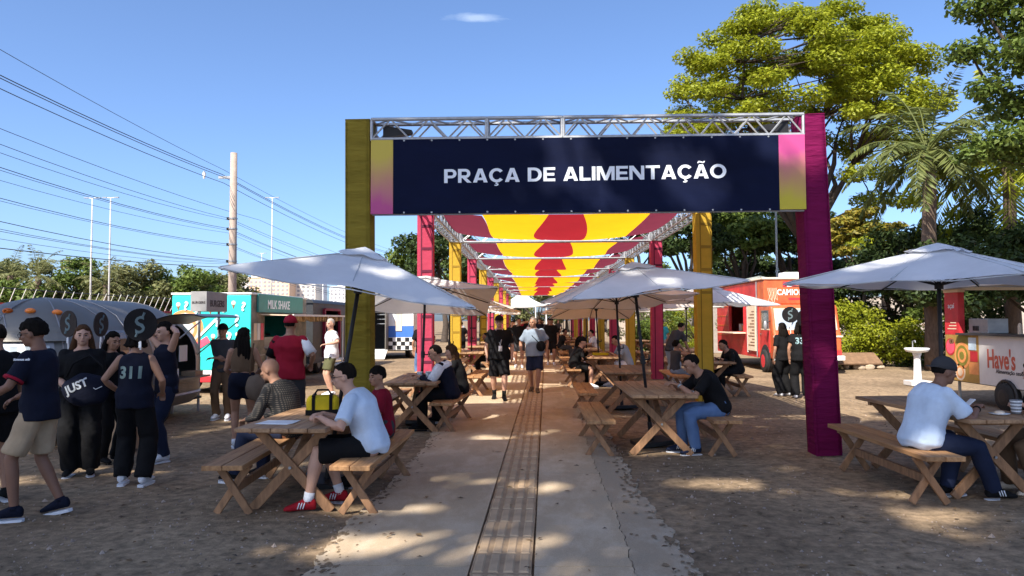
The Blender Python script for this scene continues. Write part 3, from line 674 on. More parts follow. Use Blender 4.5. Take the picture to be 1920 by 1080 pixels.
def patch(name, m, s0, s1, z0, z1, off, th=.012, ns=10, nz=8, parent=air, hole=None):
    if s1 < s0: s1 += 8
    m_ = MB(); P = []
    for o_ in (off, off - th):
        for j in range(nz + 1):
            for i in range(ns + 1): P.append(sp(s0 + (s1 - s0) * i / ns, z0 + (z1 - z0) * j / nz, o_))
    n1 = ns + 1; N_ = n1 * (nz + 1); fs = []
    for j in range(nz):
        for i in range(ns): a = j * n1 + i; fs += [(a, a + 1, a + n1 + 1, a + n1), (N_ + a + n1, N_ + a + n1 + 1, N_ + a + 1, N_ + a)]
    for i in range(ns): fs += [(i + 1, i, N_ + i, N_ + i + 1), (nz * n1 + i, nz * n1 + i + 1, N_ + nz * n1 + i + 1, N_ + nz * n1 + i)]
    for j in range(nz): fs += [(j * n1, (j + 1) * n1, N_ + (j + 1) * n1, N_ + j * n1), ((j + 1) * n1 + ns, j * n1 + ns, N_ + j * n1 + ns, N_ + (j + 1) * n1 + ns)]
    m_.add(P, fs); return m_.obj(name, m, parent, False)
m_ = MB(); zs = sorted(set([p[1] for p in PROF] + [.70, 1.58, .8, .9])); ss = [k / 10 for k in range(80)]; H0, H1 = .5, 1.0
for z in zs:
    for s_ in ss: m_.v.append(tuple(sp(s_, z)))
for j in range(len(zs) - 1):
    for i in range(80):
        if H0 <= ss[i] < H1 - 1e-6 and .69 < zs[j] < 1.57: continue
        i2 = (i + 1) % 80; m_.f.append((j * 80 + i, j * 80 + i2, (j + 1) * 80 + i2, (j + 1) * 80 + i)); m_.m.append(0)
m_.obj('shell', ALU, air, True)
for s_ in (.25, 7.0, 7.5, 6.0, 6.5, 0.0, 1.3): m2 = MB(); m2.path([sp(s_, z, .004) for z in zs], .008, 5); m2.obj('panel_seam', ALUD, air)
m2 = MB(); m2.path([sp(s_ / 10, 1.0, .006) for s_ in range(60, 86)] , .014, 5); m2.obj('rub_rail', ALUD, air)
m2 = MB(); m2.path([sp(s_ / 10, .42, .008) for s_ in range(55, 95)] , .03, 5); m2.obj('skirt_rail', ALUD, air)
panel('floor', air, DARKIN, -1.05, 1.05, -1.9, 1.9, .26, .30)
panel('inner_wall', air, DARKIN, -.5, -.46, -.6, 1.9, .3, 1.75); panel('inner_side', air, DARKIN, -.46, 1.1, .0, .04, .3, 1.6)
panel('counter', air, ALU, .95, 1.42, -.02, 1.42, .69, .72)
panel('menu_sheet', air, PAPER, 1.19, 1.20, .72, 1.0, .98, 1.25).rotation_euler = (0, 0, .0)
panel('napkin_box', air, PAPER, 1.12, 1.3, .25, .5, .72, .88); panel('tray', air, CARD, 1.1, 1.34, 1.0, 1.3, .72, .8)
hat = MB(); P = []                                                    # raised curved hatch door
for th in (0, .02):
    for j in range(7):
        a = j / 6; x = 1.0 + a * .95; z = 1.62 + .23 * sin(a * 1.7) - th - .12 * a * a
        for k in range(6): P.append((x, -.05 + 1.5 * k / 5, z))
fs = [(o_ + j * 6 + k, o_ + j * 6 + k + 1, o_ + (j + 1) * 6 + k + 1, o_ + (j + 1) * 6 + k) for o_ in (0, 42) for j in range(6) for k in range(5)]
hat.add(P, fs); hh = hat.obj('hatch_door', ALUD, air, True)
for y in (-.04, 1.44): MB().tube((1.15, y, 1.05), (1.88, y, 1.64), .011, 6).obj('gas_strut', GREYMETAL, air)
patch('hatch_frame', ALUD, .47, .5, .66, 1.62, .012); patch('hatch_frame', ALUD, 1.0, 1.05, .66, 1.62, .012)
COPP = glassmat('copper_glass', (.32, .2, .12), .15)
w_ = patch('window', ALUD, .02, .22, 1.12, 1.52, .018); patch('pane', COPP, .035, .205, 1.15, 1.49, .026, parent=w_)
w_ = patch('window', ALUD, 6.2, 7.42, .72, 1.38, .018, ns=16); patch('pane', GLASSL, 6.24, 7.38, .76, 1.34, .026, ns=16, parent=w_)
patch('window_awning', ALU, 6.1, 7.55, 1.40, 1.56, .06, ns=16)
panel('display_goods', air, PAPER, -.6, .5, -2.0, -1.9, .75, .95)
for s_, z in ((6.95, 1.80), (7.25, 1.80), (7.52, 1.78), (.0, 1.60), (6.6, 1.80)):
    p = sp(s_, z, .012); m2 = MB(); m2.ell(p, (.07, .05, .04)); m2.obj('marker_lamp', AMBER, air, True)
wheel(air, (1.0, -.2, .26), .26, .18); wheel(air, (1.0, .45, .26), .26, .18); wheel(air, (-1.0, .1, .26), .26, .18)
MB().tube((.6, 1.7, 0), (.6, 1.7, .3), .03, 8).obj('jack_leg', GREYMETAL, air); MB().tube((.6, -1.7, 0), (.6, -1.7, .3), .03, 8).obj('jack_leg', GREYMETAL, air)
LOUV = mat('louvre_metal', (.22, .21, .20), .5, metal=.6)
for k in range(7): patch('vent_louvre', LOUV, .55, .98, .44 + k * .028, .455 + k * .028, .012)

sg = thing('burgers_sign', 'grey box sign reading BURGERS above the silver trailer', 'sign', (-6.19, 13.95, 0))
SIGNG = mat('sign_grey', (.30, .29, .28), .7, var=.12)
bevel(MB().box((0, 0, 2.02), (.30, .92, .37)).obj('sign_box', SIGNG, sg), .006)
for y in (-.42, .42): MB().tube((0, y, 0), (0, y, 1.84), .025, 8).obj('post', GREYMETAL, sg)
text('BURGERS', .17, mat('sign_dark_letter', (.06, .05, .05), .7), sg, (.1525, 0, 1.93), (0, 1, 0), (0, 0, 1), bold=.004, xs=.9)
text('BURGERS', .06, MATS['sign_dark_letter'], sg, (0, -.4625, 1.98), (1, 0, 0), (0, 0, 1), bold=.002)

TEAL = mat('teal_paint', (.03, .62, .56), .4, var=.06, bump=.02, coat=.2)
GREEN = mat('sign_green', (.05, .26, .22), .5, var=.08)
ORG = mat('orange_print', (.75, .30, .10), .5, var=.15); CREAM = mat('cream_print', (.78, .62, .45), .5, var=.1); PINKP = mat('pink_print', (.80, .10, .17), .5); REDP = mat('red_print', (.55, .03, .04), .5)
BLUEP = mat('blue_print', (.05, .16, .55), .5, var=.08)
BROWNP = mat('brown_print', (.22, .11, .06), .6)
tk = thing('milkshake_truck', 'bright teal milk shake food truck with question marks printed on its end', 'food truck', (-7.5, 17.0, 0))
panel('front_wall', tk, TEAL, -.93, .93, 0, .06, .52, 2.27, .02)
panel('skirt_stripe', tk, WHITE, -.93, .93, .0, .06, .40, .517); panel('bumper', tk, REDP, -.95, .95, -.06, .08, .24, .397, .02)
holed_x('side_wall', tk, mat('truck_wrap_dark', (.16, .20, .18), .55, var=.6, scale=3, col2=(.34, .30, .24)), .86, .925, .06, 4.2, .35, 2.26, .9, 3.1, .98, 1.78)
panel('far_wall', tk, TEAL, -.92, -.87, .06, 4.2, .35, 2.26); panel('back_wall', tk, TEAL, -.87, .86, 4.14, 4.2, .35, 2.26)
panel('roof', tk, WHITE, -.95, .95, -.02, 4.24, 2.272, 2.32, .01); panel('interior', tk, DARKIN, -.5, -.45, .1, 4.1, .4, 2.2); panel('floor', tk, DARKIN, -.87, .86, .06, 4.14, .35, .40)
panel('counter', tk, ALU, .92, 1.25, .95, 3.05, .94, .97); 
sb = panel('sign_board', tk, GREEN, .93, .985, .35, 3.7, 1.86, 2.30, .01)
text('MILK SHAKE', .30, LETTER, sb, (.9885, 1.75, 1.96), (0, 1, 0), (0, 0, 1), bold=.006, xs=1.0)
for k in range(3): panel('menu_card', tk, (CREAM, WHITE, PINKP)[k], .926, .934, .2 + k * .22, .38 + k * .22, 1.2, 1.6)
for z_ in (.62, .82): panel('side_trim', tk, ALUD, .926, .94, .08, 4.15, z_, z_ + .03)
panel('wheel_guard', tk, BLACK, .926, .945, .5, 1.3, .36, .60); panel('wheel_guard', tk, BLACK, .926, .945, 3.0, 3.8, .36, .60)
for k in range(5): panel('fridge_handle', tk, GREYMETAL, .93, .96, 1.0 + k * .45, 1.03 + k * .45, .66, .80)
panel('freezer', tk, GLASSL, .3, .8, 1.2, 2.6, .97, 1.25); panel('shelf', tk, ALUD, -.45, .1, .5, 3.6, 1.25, 1.3)
for k, cm in enumerate((BLUEP, ORG, WHITE, PINKP)): panel('jar', tk, cm, -.3, -.1, .8 + k * .55, 1.05 + k * .55, 1.3, 1.55)
aw = MB(); aw.add([(.93, .55, 1.82), (.93, 5.3, 1.82), (1.75, 5.3, 1.80), (1.75, .55, 1.80), (.93, .55, 1.80), (.93, 5.3, 1.80), (1.75, 5.3, 1.775), (1.75, .55, 1.775)], [(0, 1, 2, 3), (7, 6, 5, 4), (3, 2, 6, 7), (0, 3, 7, 4)])
aw.obj('awning', CREAM, tk); MB().box((1.75, 2.93, 1.79), (.03, 4.8, .05)).obj('awning_rail', WHITE, tk)
for y in (3.6, 5.2): MB().tube((1.73, y, 0), (1.73, y, 1.78), .02, 8).obj('awning_pole', WHITE, tk)
for k in range(26): y = .7 + k * .18; MB().box((1.62 + RNG.uniform(-.05, .05), y, 1.72), (.12, .10, RNG.uniform(.08, .16)), Matrix.Rotation(RNG.uniform(-.5, .5), 3, 'X')).obj('straw_tuft', mat('straw', (.42, .30, .16), .9, var=.3), tk)
for k, (x, z, s_) in enumerate(((-.35, 1.85, .2), (.30, 1.95, .22), (.62, 1.62, .24), (.15, 1.62, .2), (.42, 1.18, .28), (-.1, 2.02, .18), (.75, 1.98, .18), (.2, .88, .22), (.7, .9, .2), (-.6, 2.0, .18), (-.6, 1.75, .16))):
    text('?', s_ * 1.55, LETTER, tk, (x, -.022, z - .08), (1, 0, .1 * (k % 3 - 1)), (-.1 * (k % 3 - 1), 0, 1), bold=.010, xs=1.15)
for x, z in ((-.02, 1.92), (.52, 2.05), (.05, 1.28), (-.78, 2.02), (.62, 1.32)):
    m2 = MB(); m2.prism([(-.04, 0), (.04, 0), (.0, -.12)], (x, -.002, z), (1, 0, 0), (0, 0, 1), .004, 0); m2.disc((x, -.004, z + .03), (0, 1, 0), .05, .006, 14, 1); m2.obj('printed_cone', [BROWNP, CREAM], tk)
for k, (r, cm) in enumerate(((.44, ORG), (.37, CREAM), (.30, ORG), (.23, CREAM), (.14, WHITE))): MB().disc((-.62, -.003 - .003 * k, 1.48), (0, 1, 0), r, .004, 28).obj('printed_swirl', cm, tk)
MB().bar((-.9, -.012, .72), (-.05, -.012, 1.24), .004, .16, up=(0, 0, 1)).obj('printed_straw', PINKP, tk)
MB().bar((-.3, -.018, 1.28), (.12, -.018, 1.7), .004, .06, up=(0, 0, 1)).obj('printed_straw', WHITE, tk)
for y in (.9, 3.4): wheel(tk, (.8, y, .33), .33, .22); wheel(tk, (-.8, y, .33), .33, .22)

DKT = mat('charcoal_paint', (.035, .036, .04), .5, var=.25)
MAROON = mat('maroon_paint', (.25, .008, .03), .55)
dk = thing('dark_food_truck', 'charcoal food truck with a maroon doorway, behind the milk shake truck', 'food truck', (-7.9, 22.4, 0))
holed_x('side_wall', dk, DKT, 1.1, 1.16, 0, 6.0, .35, 2.2, 1.1, 2.9, .55, 1.98)
panel('front_wall', dk, DKT, -1.15, 1.1, 0, .06, .35, 2.2); panel('back_wall', dk, DKT, -1.15, 1.1, 5.94, 6, .35, 2.2); panel('far_wall', dk, DKT, -1.16, -1.1, .06, 5.94, .35, 2.2)
rf = MB(); rf.prism([(-1.2, 0), (1.2, 0), (1.15, .08), (.9, .13), (-.9, .13), (-1.15, .08)], (0, 6.05, 2.202), (1, 0, 0), (0, 0, 1), 6.1); rf.obj('roof', DKT, dk)
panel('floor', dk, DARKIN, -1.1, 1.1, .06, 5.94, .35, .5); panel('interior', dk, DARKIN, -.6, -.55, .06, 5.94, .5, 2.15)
for y in (1.05, 2.9): panel('door_frame', dk, MAROON, 1.12, 1.24, y, y + .1, .5, 2.02)
panel('door_frame', dk, MAROON, 1.12, 1.24, 1.15, 2.9, 1.98, 2.06)
for k in range(3): panel('step', dk, WHITE, 1.2 + k * .26, 1.5 + k * .26, 1.25, 2.4, .36 - k * .14, .42 - k * .14)
panel('crate', dk, BROWNP, 1.25, 1.6, 3.1, 3.6, 0.0, .3)
for y in (1.0, 4.9): wheel(dk, (.95, y, .34), .34, .24); wheel(dk, (-.95, y, .34), .34, .24)

bt = thing('blue_white_truck', 'blue and white food trailer with a black doorway and checkered base', 'food truck', (-6.65, 32.0, 0))
for nm, m, x0, x1, z0, z1 in (('wall_panel', WHITE, -1.8, -.28, .75, 2.45), ('wall_panel', BLUEP, .30, 1.42, 1.98, 2.45), ('wall_panel', WHITE, .30, 1.42, 1.42, 1.975), ('wall_panel', BLUEP, .30, 1.42, .93, 1.415), ('wall_panel', WHITE, .30, 1.42, .38, .925), ('lintel', DKT, -.28, .30, 2.36, 2.45), ('wall_panel', WHITE, -1.8, -.28, .38, .745)): panel(nm, bt, m, x0, x1, 0, .05, z0, z1)
panel('blue_band', bt, BLUEP, -1.8, -.4, -.02, 0, 1.0, 1.35)
panel('side_wall', bt, WHITE, 1.37, 1.42, .06, 4, .38, 2.45); panel('roof', bt, WHITE, -1.85, 1.46, -.04, 4.05, 2.452, 2.5); panel('back_wall', bt, WHITE, -1.8, 1.37, 3.95, 4, .38, 2.45); panel('interior', bt, DARKIN, -.6, .6, .9, .95, .38, 2.4)
panel('interior_floor', bt, DARKIN, -1.8, 1.37, .06, 3.9, .34, .375)
for z in (2.1, 1.9, 1.7, 1.5): panel('shelf', bt, GREYMETAL, -.22, .25, .3, .6, z, z + .03)
MB().bar((0, -.02, .40), (0, -.75, .02), .62, .03).obj('ramp', WHITE, bt)
panel('sign_panel', bt, CREAM, .66, .92, -.03, 0, 1.2, 2.2)
for i in range(6):
    for j in range(3):
        if (i + j) % 2 == 0: panel('check_tile', bt, BLACK, .34 + i * .18, .52 + i * .18, -.012, 0, .40 + j * .17, .57 + j * .17)
for x in (-1.2, 1.0): wheel(bt, (x, 1.2, .3), .3, .2)
MB().path([(-.38, 0, 2.4), (-.30, -.35, 2.3)], .02, 6).obj('canopy_arm', GREYMETAL, bt); panel('door_leaf', bt, ALU, .30, .34, -.6, 0, .4, 2.3)

YEP = mat('yellow_print', (.6, .5, .04), .5)
OR = mat('orange_truck_paint', (.56, .085, .028), .42, var=.25, scale=2.5, col2=(.66, .15, .045), coat=.25); RD_ = mat('red_truck_paint', (.52, .035, .035), .45, var=.35, scale=2.2, coat=.2)
ot = thing('taco_truck', 'orange and red food truck lettered EL CAMIONCITO parked beyond the right columns', 'food truck', (7.2, 22.5, 0))
# body box
holed_x('side_wall', ot, RD_, 0, .06, 1.5, 6.8, .42, 2.86, 3.1, 4.9, 1.22, 2.15)
panel('far_side', ot, RD_, 2.0, 2.06, 1.5, 6.8, .42, 2.86); panel('back_wall', ot, RD_, .06, 2.0, 6.74, 6.8, .42, 2.86); panel('bulkhead', ot, RD_, .06, 2.0, 1.5, 1.56, .42, 2.1)
panel('floor', ot, DARKIN, .06, 2.0, 1.56, 6.74, .42, .5); panel('interior', ot, DARKIN, 1.0, 1.05, 1.6, 6.7, .5, 2.8)
sp_ = panel('sign_panel', ot, OR, -.02, 2.08, .82, 1.497, 2.10, 2.88, .04)
panel('roof', ot, CREAM, -.06, 2.12, .78, 6.86, 2.882, 2.95, .02); bevel(panel('roof_unit', ot, WHITE, .9, 1.5, 1.6, 2.2, 2.953, 3.16), .02)
text('CAMIONCITO', .25, LETTER, sp_, (1.06, .817, 2.40), (1, 0, 0), (0, 0, 1), bold=.006, xs=.80, spacing=1.06)
text('EL', .16, LETTER, sp_, (.78, .812, 2.66), (1, 0, 0), (0, 0, 1), bold=.006)
panel('printed_badge', sp_, REDP, .58, .98, .815, .819, 2.64, 2.82); panel('printed_ribbon', sp_, REDP, .75, 1.3, .815, .819, 2.24, 2.31)
for k in range(9): MB().path([(.12 + k * .03, .813, 2.2 + .1 * sin(k)), (.16 + k * .03, .813, 2.34 + .12 * sin(k * 2.1)), (.1 + k * .035, .813, 2.62)], .006, 5).obj('printed_swirl', CREAM, sp_)
# cab
cab = MB(); prof = [(0.02, .42), (0.02, 1.15), (.10, 1.28), (.32, 2.02), (.42, 2.09), (1.5, 2.09), (1.5, .42)]
cab.add([(x, y, z) for x in (.02, 2.04) for (y, z) in prof], [tuple(range(7)), tuple(range(13, 6, -1))] + [(i, i + 7, (i + 1) % 7 + 7, (i + 1) % 7) for i in range(7)]); bevel(cab.obj('cab', OR, ot), .13, 4)
ws = MB()
for x0, x1 in ((.16, .98), (1.06, 1.9)): ws2 = MB(); ws2.add([(x0, .102, 1.34), (x1, .102, 1.34), (x1, .275, 1.94), (x0, .275, 1.94)], [(0, 1, 2, 3)]); ws2.obj('windscreen', GLASSL, ot)
panel('side_window', ot, GLASS, -.004, .02, .5, 1.15, 1.35, 1.92, .0); MB().ell((-.16, .25, 1.45), (.06, .05, .15)).obj('mirror', GREYMETAL, ot, True); MB().tube((-.15, .27, 1.5), (.03, .35, 1.6), .012, 6).obj('mirror_arm', BLACK, ot)
for x in (.36, 1.70): 
    h_ = MB(); h_.disc((x, .012, .86), (0, 1, 0), .15, .05, 20); h_.obj('headlight', CREAM, ot)
for x in (.13, 1.02, 1.91): MB().bar((x, .10, 1.33), (x, .285, 1.96), .05, .03, up=(0, -1, .3)).obj('windscreen_frame', CREAM, ot)
for z_, y_ in ((1.33, .098), (1.955, .28)): MB().bar((.1, y_, z_), (1.94, y_, z_), .03, .04).obj('windscreen_frame', CREAM, ot)
for x in (.5, 1.4): MB().path([(x, .085, 1.36), (x + .2, .16, 1.66)], .009, 5).obj('wiper', BLACK, ot)
MB().bar((.0, .0, 1.12), (2.06, .0, 1.12), .03, .05).obj('waist_trim', CREAM, ot); panel('lower_panel', ot, RD_, .04, 2.02, .0, .018, .55, .70); panel('number_plate', ot, WHITE, .82, 1.24, -.115, -.10, .42, .52)
panel('cab_door', ot, RD_, -.006, .018, .38, 1.32, .62, 1.30); MB().tube((-.02, 1.15, 1.18), (-.02, 1.27, 1.18), .012, 6).obj('door_handle', GREYMETAL, ot); panel('window_frame', ot, CREAM, -.003, .019, .44, 1.21, 1.31, 1.345)
for k in range(5): panel('side_rib', ot, OR, -.012, .0, 5.2, 6.7, .7 + k * .35, .74 + k * .35)
for y_ in (3.05, 4.95): panel('hatch_post', ot, REDP, -.03, .0, y_ - .04, y_ + .04, 1.2, 2.2)
for k, cm in enumerate((YEP, WHITE, GREYMETAL, ORG, WHITE)): panel('jar', ot, cm, .3, .5, 3.25 + k * .34, 3.45 + k * .34, 1.22, 1.42 + .06 * (k % 3))
panel('grille', ot, GREYMETAL, .62, 1.44, -.005, .03, .7, 1.0); panel('bumper', ot, WHITE, -.02, 2.08, -.1, .04, .40, .54, .02)
wh = MB(); wh.disc((-.005, .78, .42), (1, 0, 0), .44, .03, 22); wh.obj('wheel_arch', DARKIN, ot)
for y in (.78, 5.4): wheel(ot, (.02, y, .35), .35, .22, rim=REDP); wheel(ot, (1.98, y, .35), .35, .22, rim=REDP)
panel('counter', ot, CREAM, -.42, .0, 2.9, 5.1, 1.16, 1.2); 
f_ = MB(); f_.add([(-.02, 3.0, 2.2), (-.02, 5.0, 2.2), (-.85, 5.0, 2.42), (-.85, 3.0, 2.42)], [(0, 1, 2, 3)]); f_.obj('hatch_flap', RD_, ot)
panel('brick_print', ot, BROWNP, .95, .99, 2.9, 5.1, .9, 1.9)
mbd = panel('menu_board', ot, CREAM, -.06, -.025, 1.62, 2.5, .62, 2.12)
for k in range(12): panel('menu_line', mbd, BROWNP, -.066, -.0615, 1.72, 2.4 - .2 * (k % 3), .78 + k * .1, .81 + k * .1)
panel('menu_edge', ot, WHITE, -.05, -.015, 2.52, 2.6, .55, 2.15)
MB().tube((-.04, 1.52, .45), (-.04, 1.52, 2.85), .02, 6).obj('corner_trim', GREYMETAL, ot)

HW_ = mat('kiosk_white', (.62, .60, .58), .5, var=.06)
hv = thing('juice_kiosk', "white kiosk trailer lettered Have's with a fruit-pattern corner, far right", 'kiosk', (8.35, 11.7, 0))
panel('front_panel', hv, HW_, 0, .05, 0, 2.48, .42, 1.32); cp = panel('pattern_panel', hv, mat('ochre_print', (.40, .24, .06), .6), 0, .05, 2.483, 3.6, .42, 1.32)
panel('corner_pillar', hv, REDP, 0, .12, 3.12, 3.6, 1.323, 2.16); panel('pillar_cap', hv, CREAM, -.01, .13, 3.1, 3.62, 2.163, 2.22)
panel('roof', hv, ALUD, -.3, 1.9, -.4, 3.8, 2.223, 2.29); panel('counter_top', hv, DKT, -.08, .5, -.05, 3.1, 1.323, 1.36)
panel('far_wall', hv, HW_, 1.75, 1.8, 0, 3.6, .42, 1.3); panel('floor', hv, DARKIN, .05, 1.75, 0, 3.6, .40, .44); panel('end_wall', hv, HW_, .12, 1.75, 3.55, 3.6, .42, 1.32)
for (x, y) in ((1.72, .05), (1.72, 3.5), (.02, .05)): MB().tube((x, y, 1.3), (x, y, 2.22), .025, 8).obj('roof_post', GREYMETAL, hv)
text("Have's", .48, mat('rust_letter', (.50, .10, .06), .6), hv, (-.004, 1.83, .745), (0, -1, 0), (0, 0, 1), bold=.010, xs=.64)
text('Alimentação', .105, MATS['sign_dark_letter'], hv, (-.004, 1.98, .655), (0, -1, 0), (0, 0, 1), bold=.001, align='LEFT')
text('saudável', .105, MATS['sign_dark_letter'], hv, (-.004, 1.42, .655), (0, -1, 0), (0, 0, 1), bold=.001, align='LEFT')
text('açaí', .15, LETTER, hv, (-.004, 3.36, 1.85), (0, -1, 0), (0, 0, 1))
for k in range(3): panel('printed_line', hv, CREAM, -.004, -.001, 3.2, 3.5 - .05 * k, 1.43 + k * .06, 1.45 + k * .06)
def kd(y, z, r, m, nm='printed_fruit', o=.003): return MB().disc((-o, y, z), (1, 0, 0), r, .004, 24).obj(nm, m, cp)
OLIVE = mat('olive_print', (.22, .20, .03), .6); 
kd(3.42, 1.08, .17, REDP); kd(3.42, 1.08, .14, PINKP, o=.006); kd(3.40, 1.19, .05, BROWNP, o=.009); kd(3.33, 1.19, .05, BROWNP, o=.009)
for r, m, o in ((.26, ORG, .003), (.20, OLIVE, .006), (.14, ORG, .009), (.08, OLIVE, .012)): kd(3.02, .92, r, m, o=o)
for r, m, o in ((.24, CREAM, .003), (.18, ORG, .006), (.12, CREAM, .009)): kd(3.1, .60, r * .7, m, o=o)
panel('printed_square', cp, REDP, -.004, -.001, 2.52, 2.76, .82, 1.02); panel('printed_square', cp, OLIVE, -.004, -.001, 2.8, 3.2, 1.14, 1.31); panel('printed_square', cp, ORG, -.004, -.001, 2.5, 2.8, .58, .81)
panel('notice', cp, mat('notice_blue', (.55, .68, .78), .6), -.008, -.001, 2.56, 2.80, 1.04, 1.28)
bevel(panel('microwave', hv, GREYMETAL, .1, .48, 2.35, 2.95, 1.362, 1.64), .01); 
for k in range(4): panel('microwave_button', hv, BLACK, .09, .099, 2.78 - k * .05, 2.81 - k * .05, 1.41, 1.5)
panel('yellow_sign', hv, YEP, 1.2, 1.22, 2.0, 2.5, 1.75, 2.05); panel('yellow_strip', hv, YEP, 1.2, 1.22, 2.8, 2.9, 1.4, 2.1); panel('shelf_unit', hv, GREYMETAL, 1.0, 1.3, .4, 1.6, 1.30, 1.34)
for k in range(6): MB().path([(.3, .5 + k * .25, 1.36), (.3, .5 + k * .25, 1.50), (.3, .5 + k * .25, 1.56)], [.035, .035, .014], 10).obj('bottle', (ORG, REDP, CREAM)[k % 3], hv)
panel('screen', hv, BLACK, .5, .55, .9, 1.5, 1.45, 1.72)
MB().path([(-.03, 1.66 + .29 * cos(a), .25 + .29 * sin(a)) for a in [pi * q / 10 for q in range(11)]], .03, 6).obj('mudguard', BLACK, hv); wheel(hv, (.0, 1.66, .25), .25, .2, rim=BLACK); wheel(hv, (1.7, 1.72, .30), .30, .2, rim=BLACK)
MB().tube((.2, 3.5, 0), (.2, 3.5, .42), .03, 8).obj('jack_leg', GREYMETAL, hv); MB().tube((.2, .1, 0), (.2, .1, .42), .03, 8).obj('jack_leg', GREYMETAL, hv)

sk = thing('wash_basin', 'white pedestal wash basin standing on the dirt before the hedge', 'basin', (9.45, 18.6, 0))
s_ = MB(); s_.path([(0, 0, .80), (0, 0, .83), (0, 0, .90), (0, 0, .92)], [.10, .24, .29, .27], 22); s_.obj('bowl', WHITE, sk, True)
s_ = MB(); s_.path([(0, 0, 0.1), (0, 0, .15), (0, 0, .7), (0, 0, .81)], [.14, .09, .075, .11], 16); s_.obj('pedestal', WHITE, sk, True); bevel(MB().box((0, 0, .06), (.5, .42, .12)).obj('plinth', HW_, sk), .01)
MB().path([(.0, .2, .92), (0, .2, 1.08), (0, .08, 1.10), (0, .06, 1.05)], .012, 6).obj('tap', GREYMETAL, sk)
wd = thing('fallen_board', 'broken wooden board lying propped on rubble before the hedge', 'board', (10.5, 24.6, 0))
MB().box((0, 0, .34), (1.5, .7, .05), Matrix.Rotation(RD(28), 3, 'X')).obj('board', mat('old_board', (.20, .12, .07), .9, var=.3), wd)
for k in range(9): MB().ell((RNG.uniform(-.6, .9), RNG.uniform(-.3, .4), .08), (RNG.uniform(.08, .2), RNG.uniform(.08, .16), RNG.uniform(.06, .14)), nu=7, nv=5).obj('stone', CONC2, wd)
bx = thing('carton', 'brown cardboard carton on the ground by the silver trailer', 'carton', (-5.35, 9.35, 0))
bevel(MB().box((0, 0, .22), (.42, .42, .42)).obj('carton_body', CARD, bx), .006)
for s_ in (-1, 1): MB().box((s_ * .2, 0, .445), (.2, .40, .006), Matrix.Rotation(s_ * .35, 3, 'Y')).obj('flap', CARD, bx)
# ------------------------------------------------------------------ trees, hedges, background
BARK = mat('bark', (.13, .09, .065), .95, var=.35, scale=5, bump=.6, bscale=14, stretch=(3, 3, .8), dist=.03)
BARKD = mat('dark_bark', (.06, .045, .035), .95, var=.3, scale=5, bump=.5, bscale=14, dist=.03)
LIME = leafmat('lime_leaves', (.26, .30, .018), (.35, .37, .024), (.16, .205, .014), .40)
MIDG = leafmat('mid_green_leaves', (.09, .14, .024), (.15, .20, .036), (.06, .10, .018), .3)
DARKG = leafmat('dark_green_leaves', (.03, .055, .014), (.055, .085, .02), (.02, .035, .01), .25)
YELG = leafmat('yellow_green_leaves', (.20, .19, .02), (.30, .22, .03), (.11, .14, .02), .3)
PALMG = leafmat('palm_leaves', (.10, .13, .035), (.16, .18, .05), (.06, .085, .025), .25)
OLIVEG = leafmat('olive_leaves', (.15, .165, .06), (.21, .21, .08), (.09, .11, .04), .3)
def quads(name, P, U, W_, m, parent):
    n = len(P); co = np.empty((n, 4, 3), np.float32); co[:, 0] = P + U; co[:, 1] = P + W_; co[:, 2] = P - U; co[:, 3] = P - W_
    me = bpy.data.meshes.new(name); me.vertices.add(n * 4); me.loops.add(n * 4); me.polygons.add(n)
    me.vertices.foreach_set('co', co.ravel()); me.loops.foreach_set('vertex_index', np.arange(n * 4, dtype=np.int32)); me.polygons.foreach_set('loop_start', np.arange(0, n * 4, 4, dtype=np.int32))
    me.materials.append(m); me.update(calc_edges=True); me.validate()
    o = bpy.data.objects.new(name, me); COL.objects.link(o); o.parent = parent; return o
def leaves(name, clusters, n, size, m, parent, seed=0, up=.7, shell=.45, keep=None, aspect=.5):
    r = np.random.default_rng(seed); C = np.array([c[0] for c in clusters], float); Rr = np.array([c[1] for c in clusters], float)
    w = Rr[:, 0] * Rr[:, 1]; w = w / w.sum(); idx = r.choice(len(C), n, p=w)
    d = r.normal(size=(n, 3)); d /= np.linalg.norm(d, axis=1)[:, None]; rad = r.uniform(0, 1, n) ** shell
    P = C[idx] + d * Rr[idx] * rad[:, None]
    if keep is not None: k = keep(P); P, d = P[k], d[k]; n = len(P)
    N_ = d * .5 + np.array([0, 0, up]) + r.normal(size=(n, 3)) * .55; N_ /= np.linalg.norm(N_, axis=1)[:, None]
    U = np.cross(N_, r.normal(size=(n, 3))); U /= np.linalg.norm(U, axis=1)[:, None]; W_ = np.cross(N_, U)
    s_ = size * r.uniform(.6, 1.35, n)
    return quads(name, P, U * s_[:, None], W_ * (s_ * aspect)[:, None], m, parent)
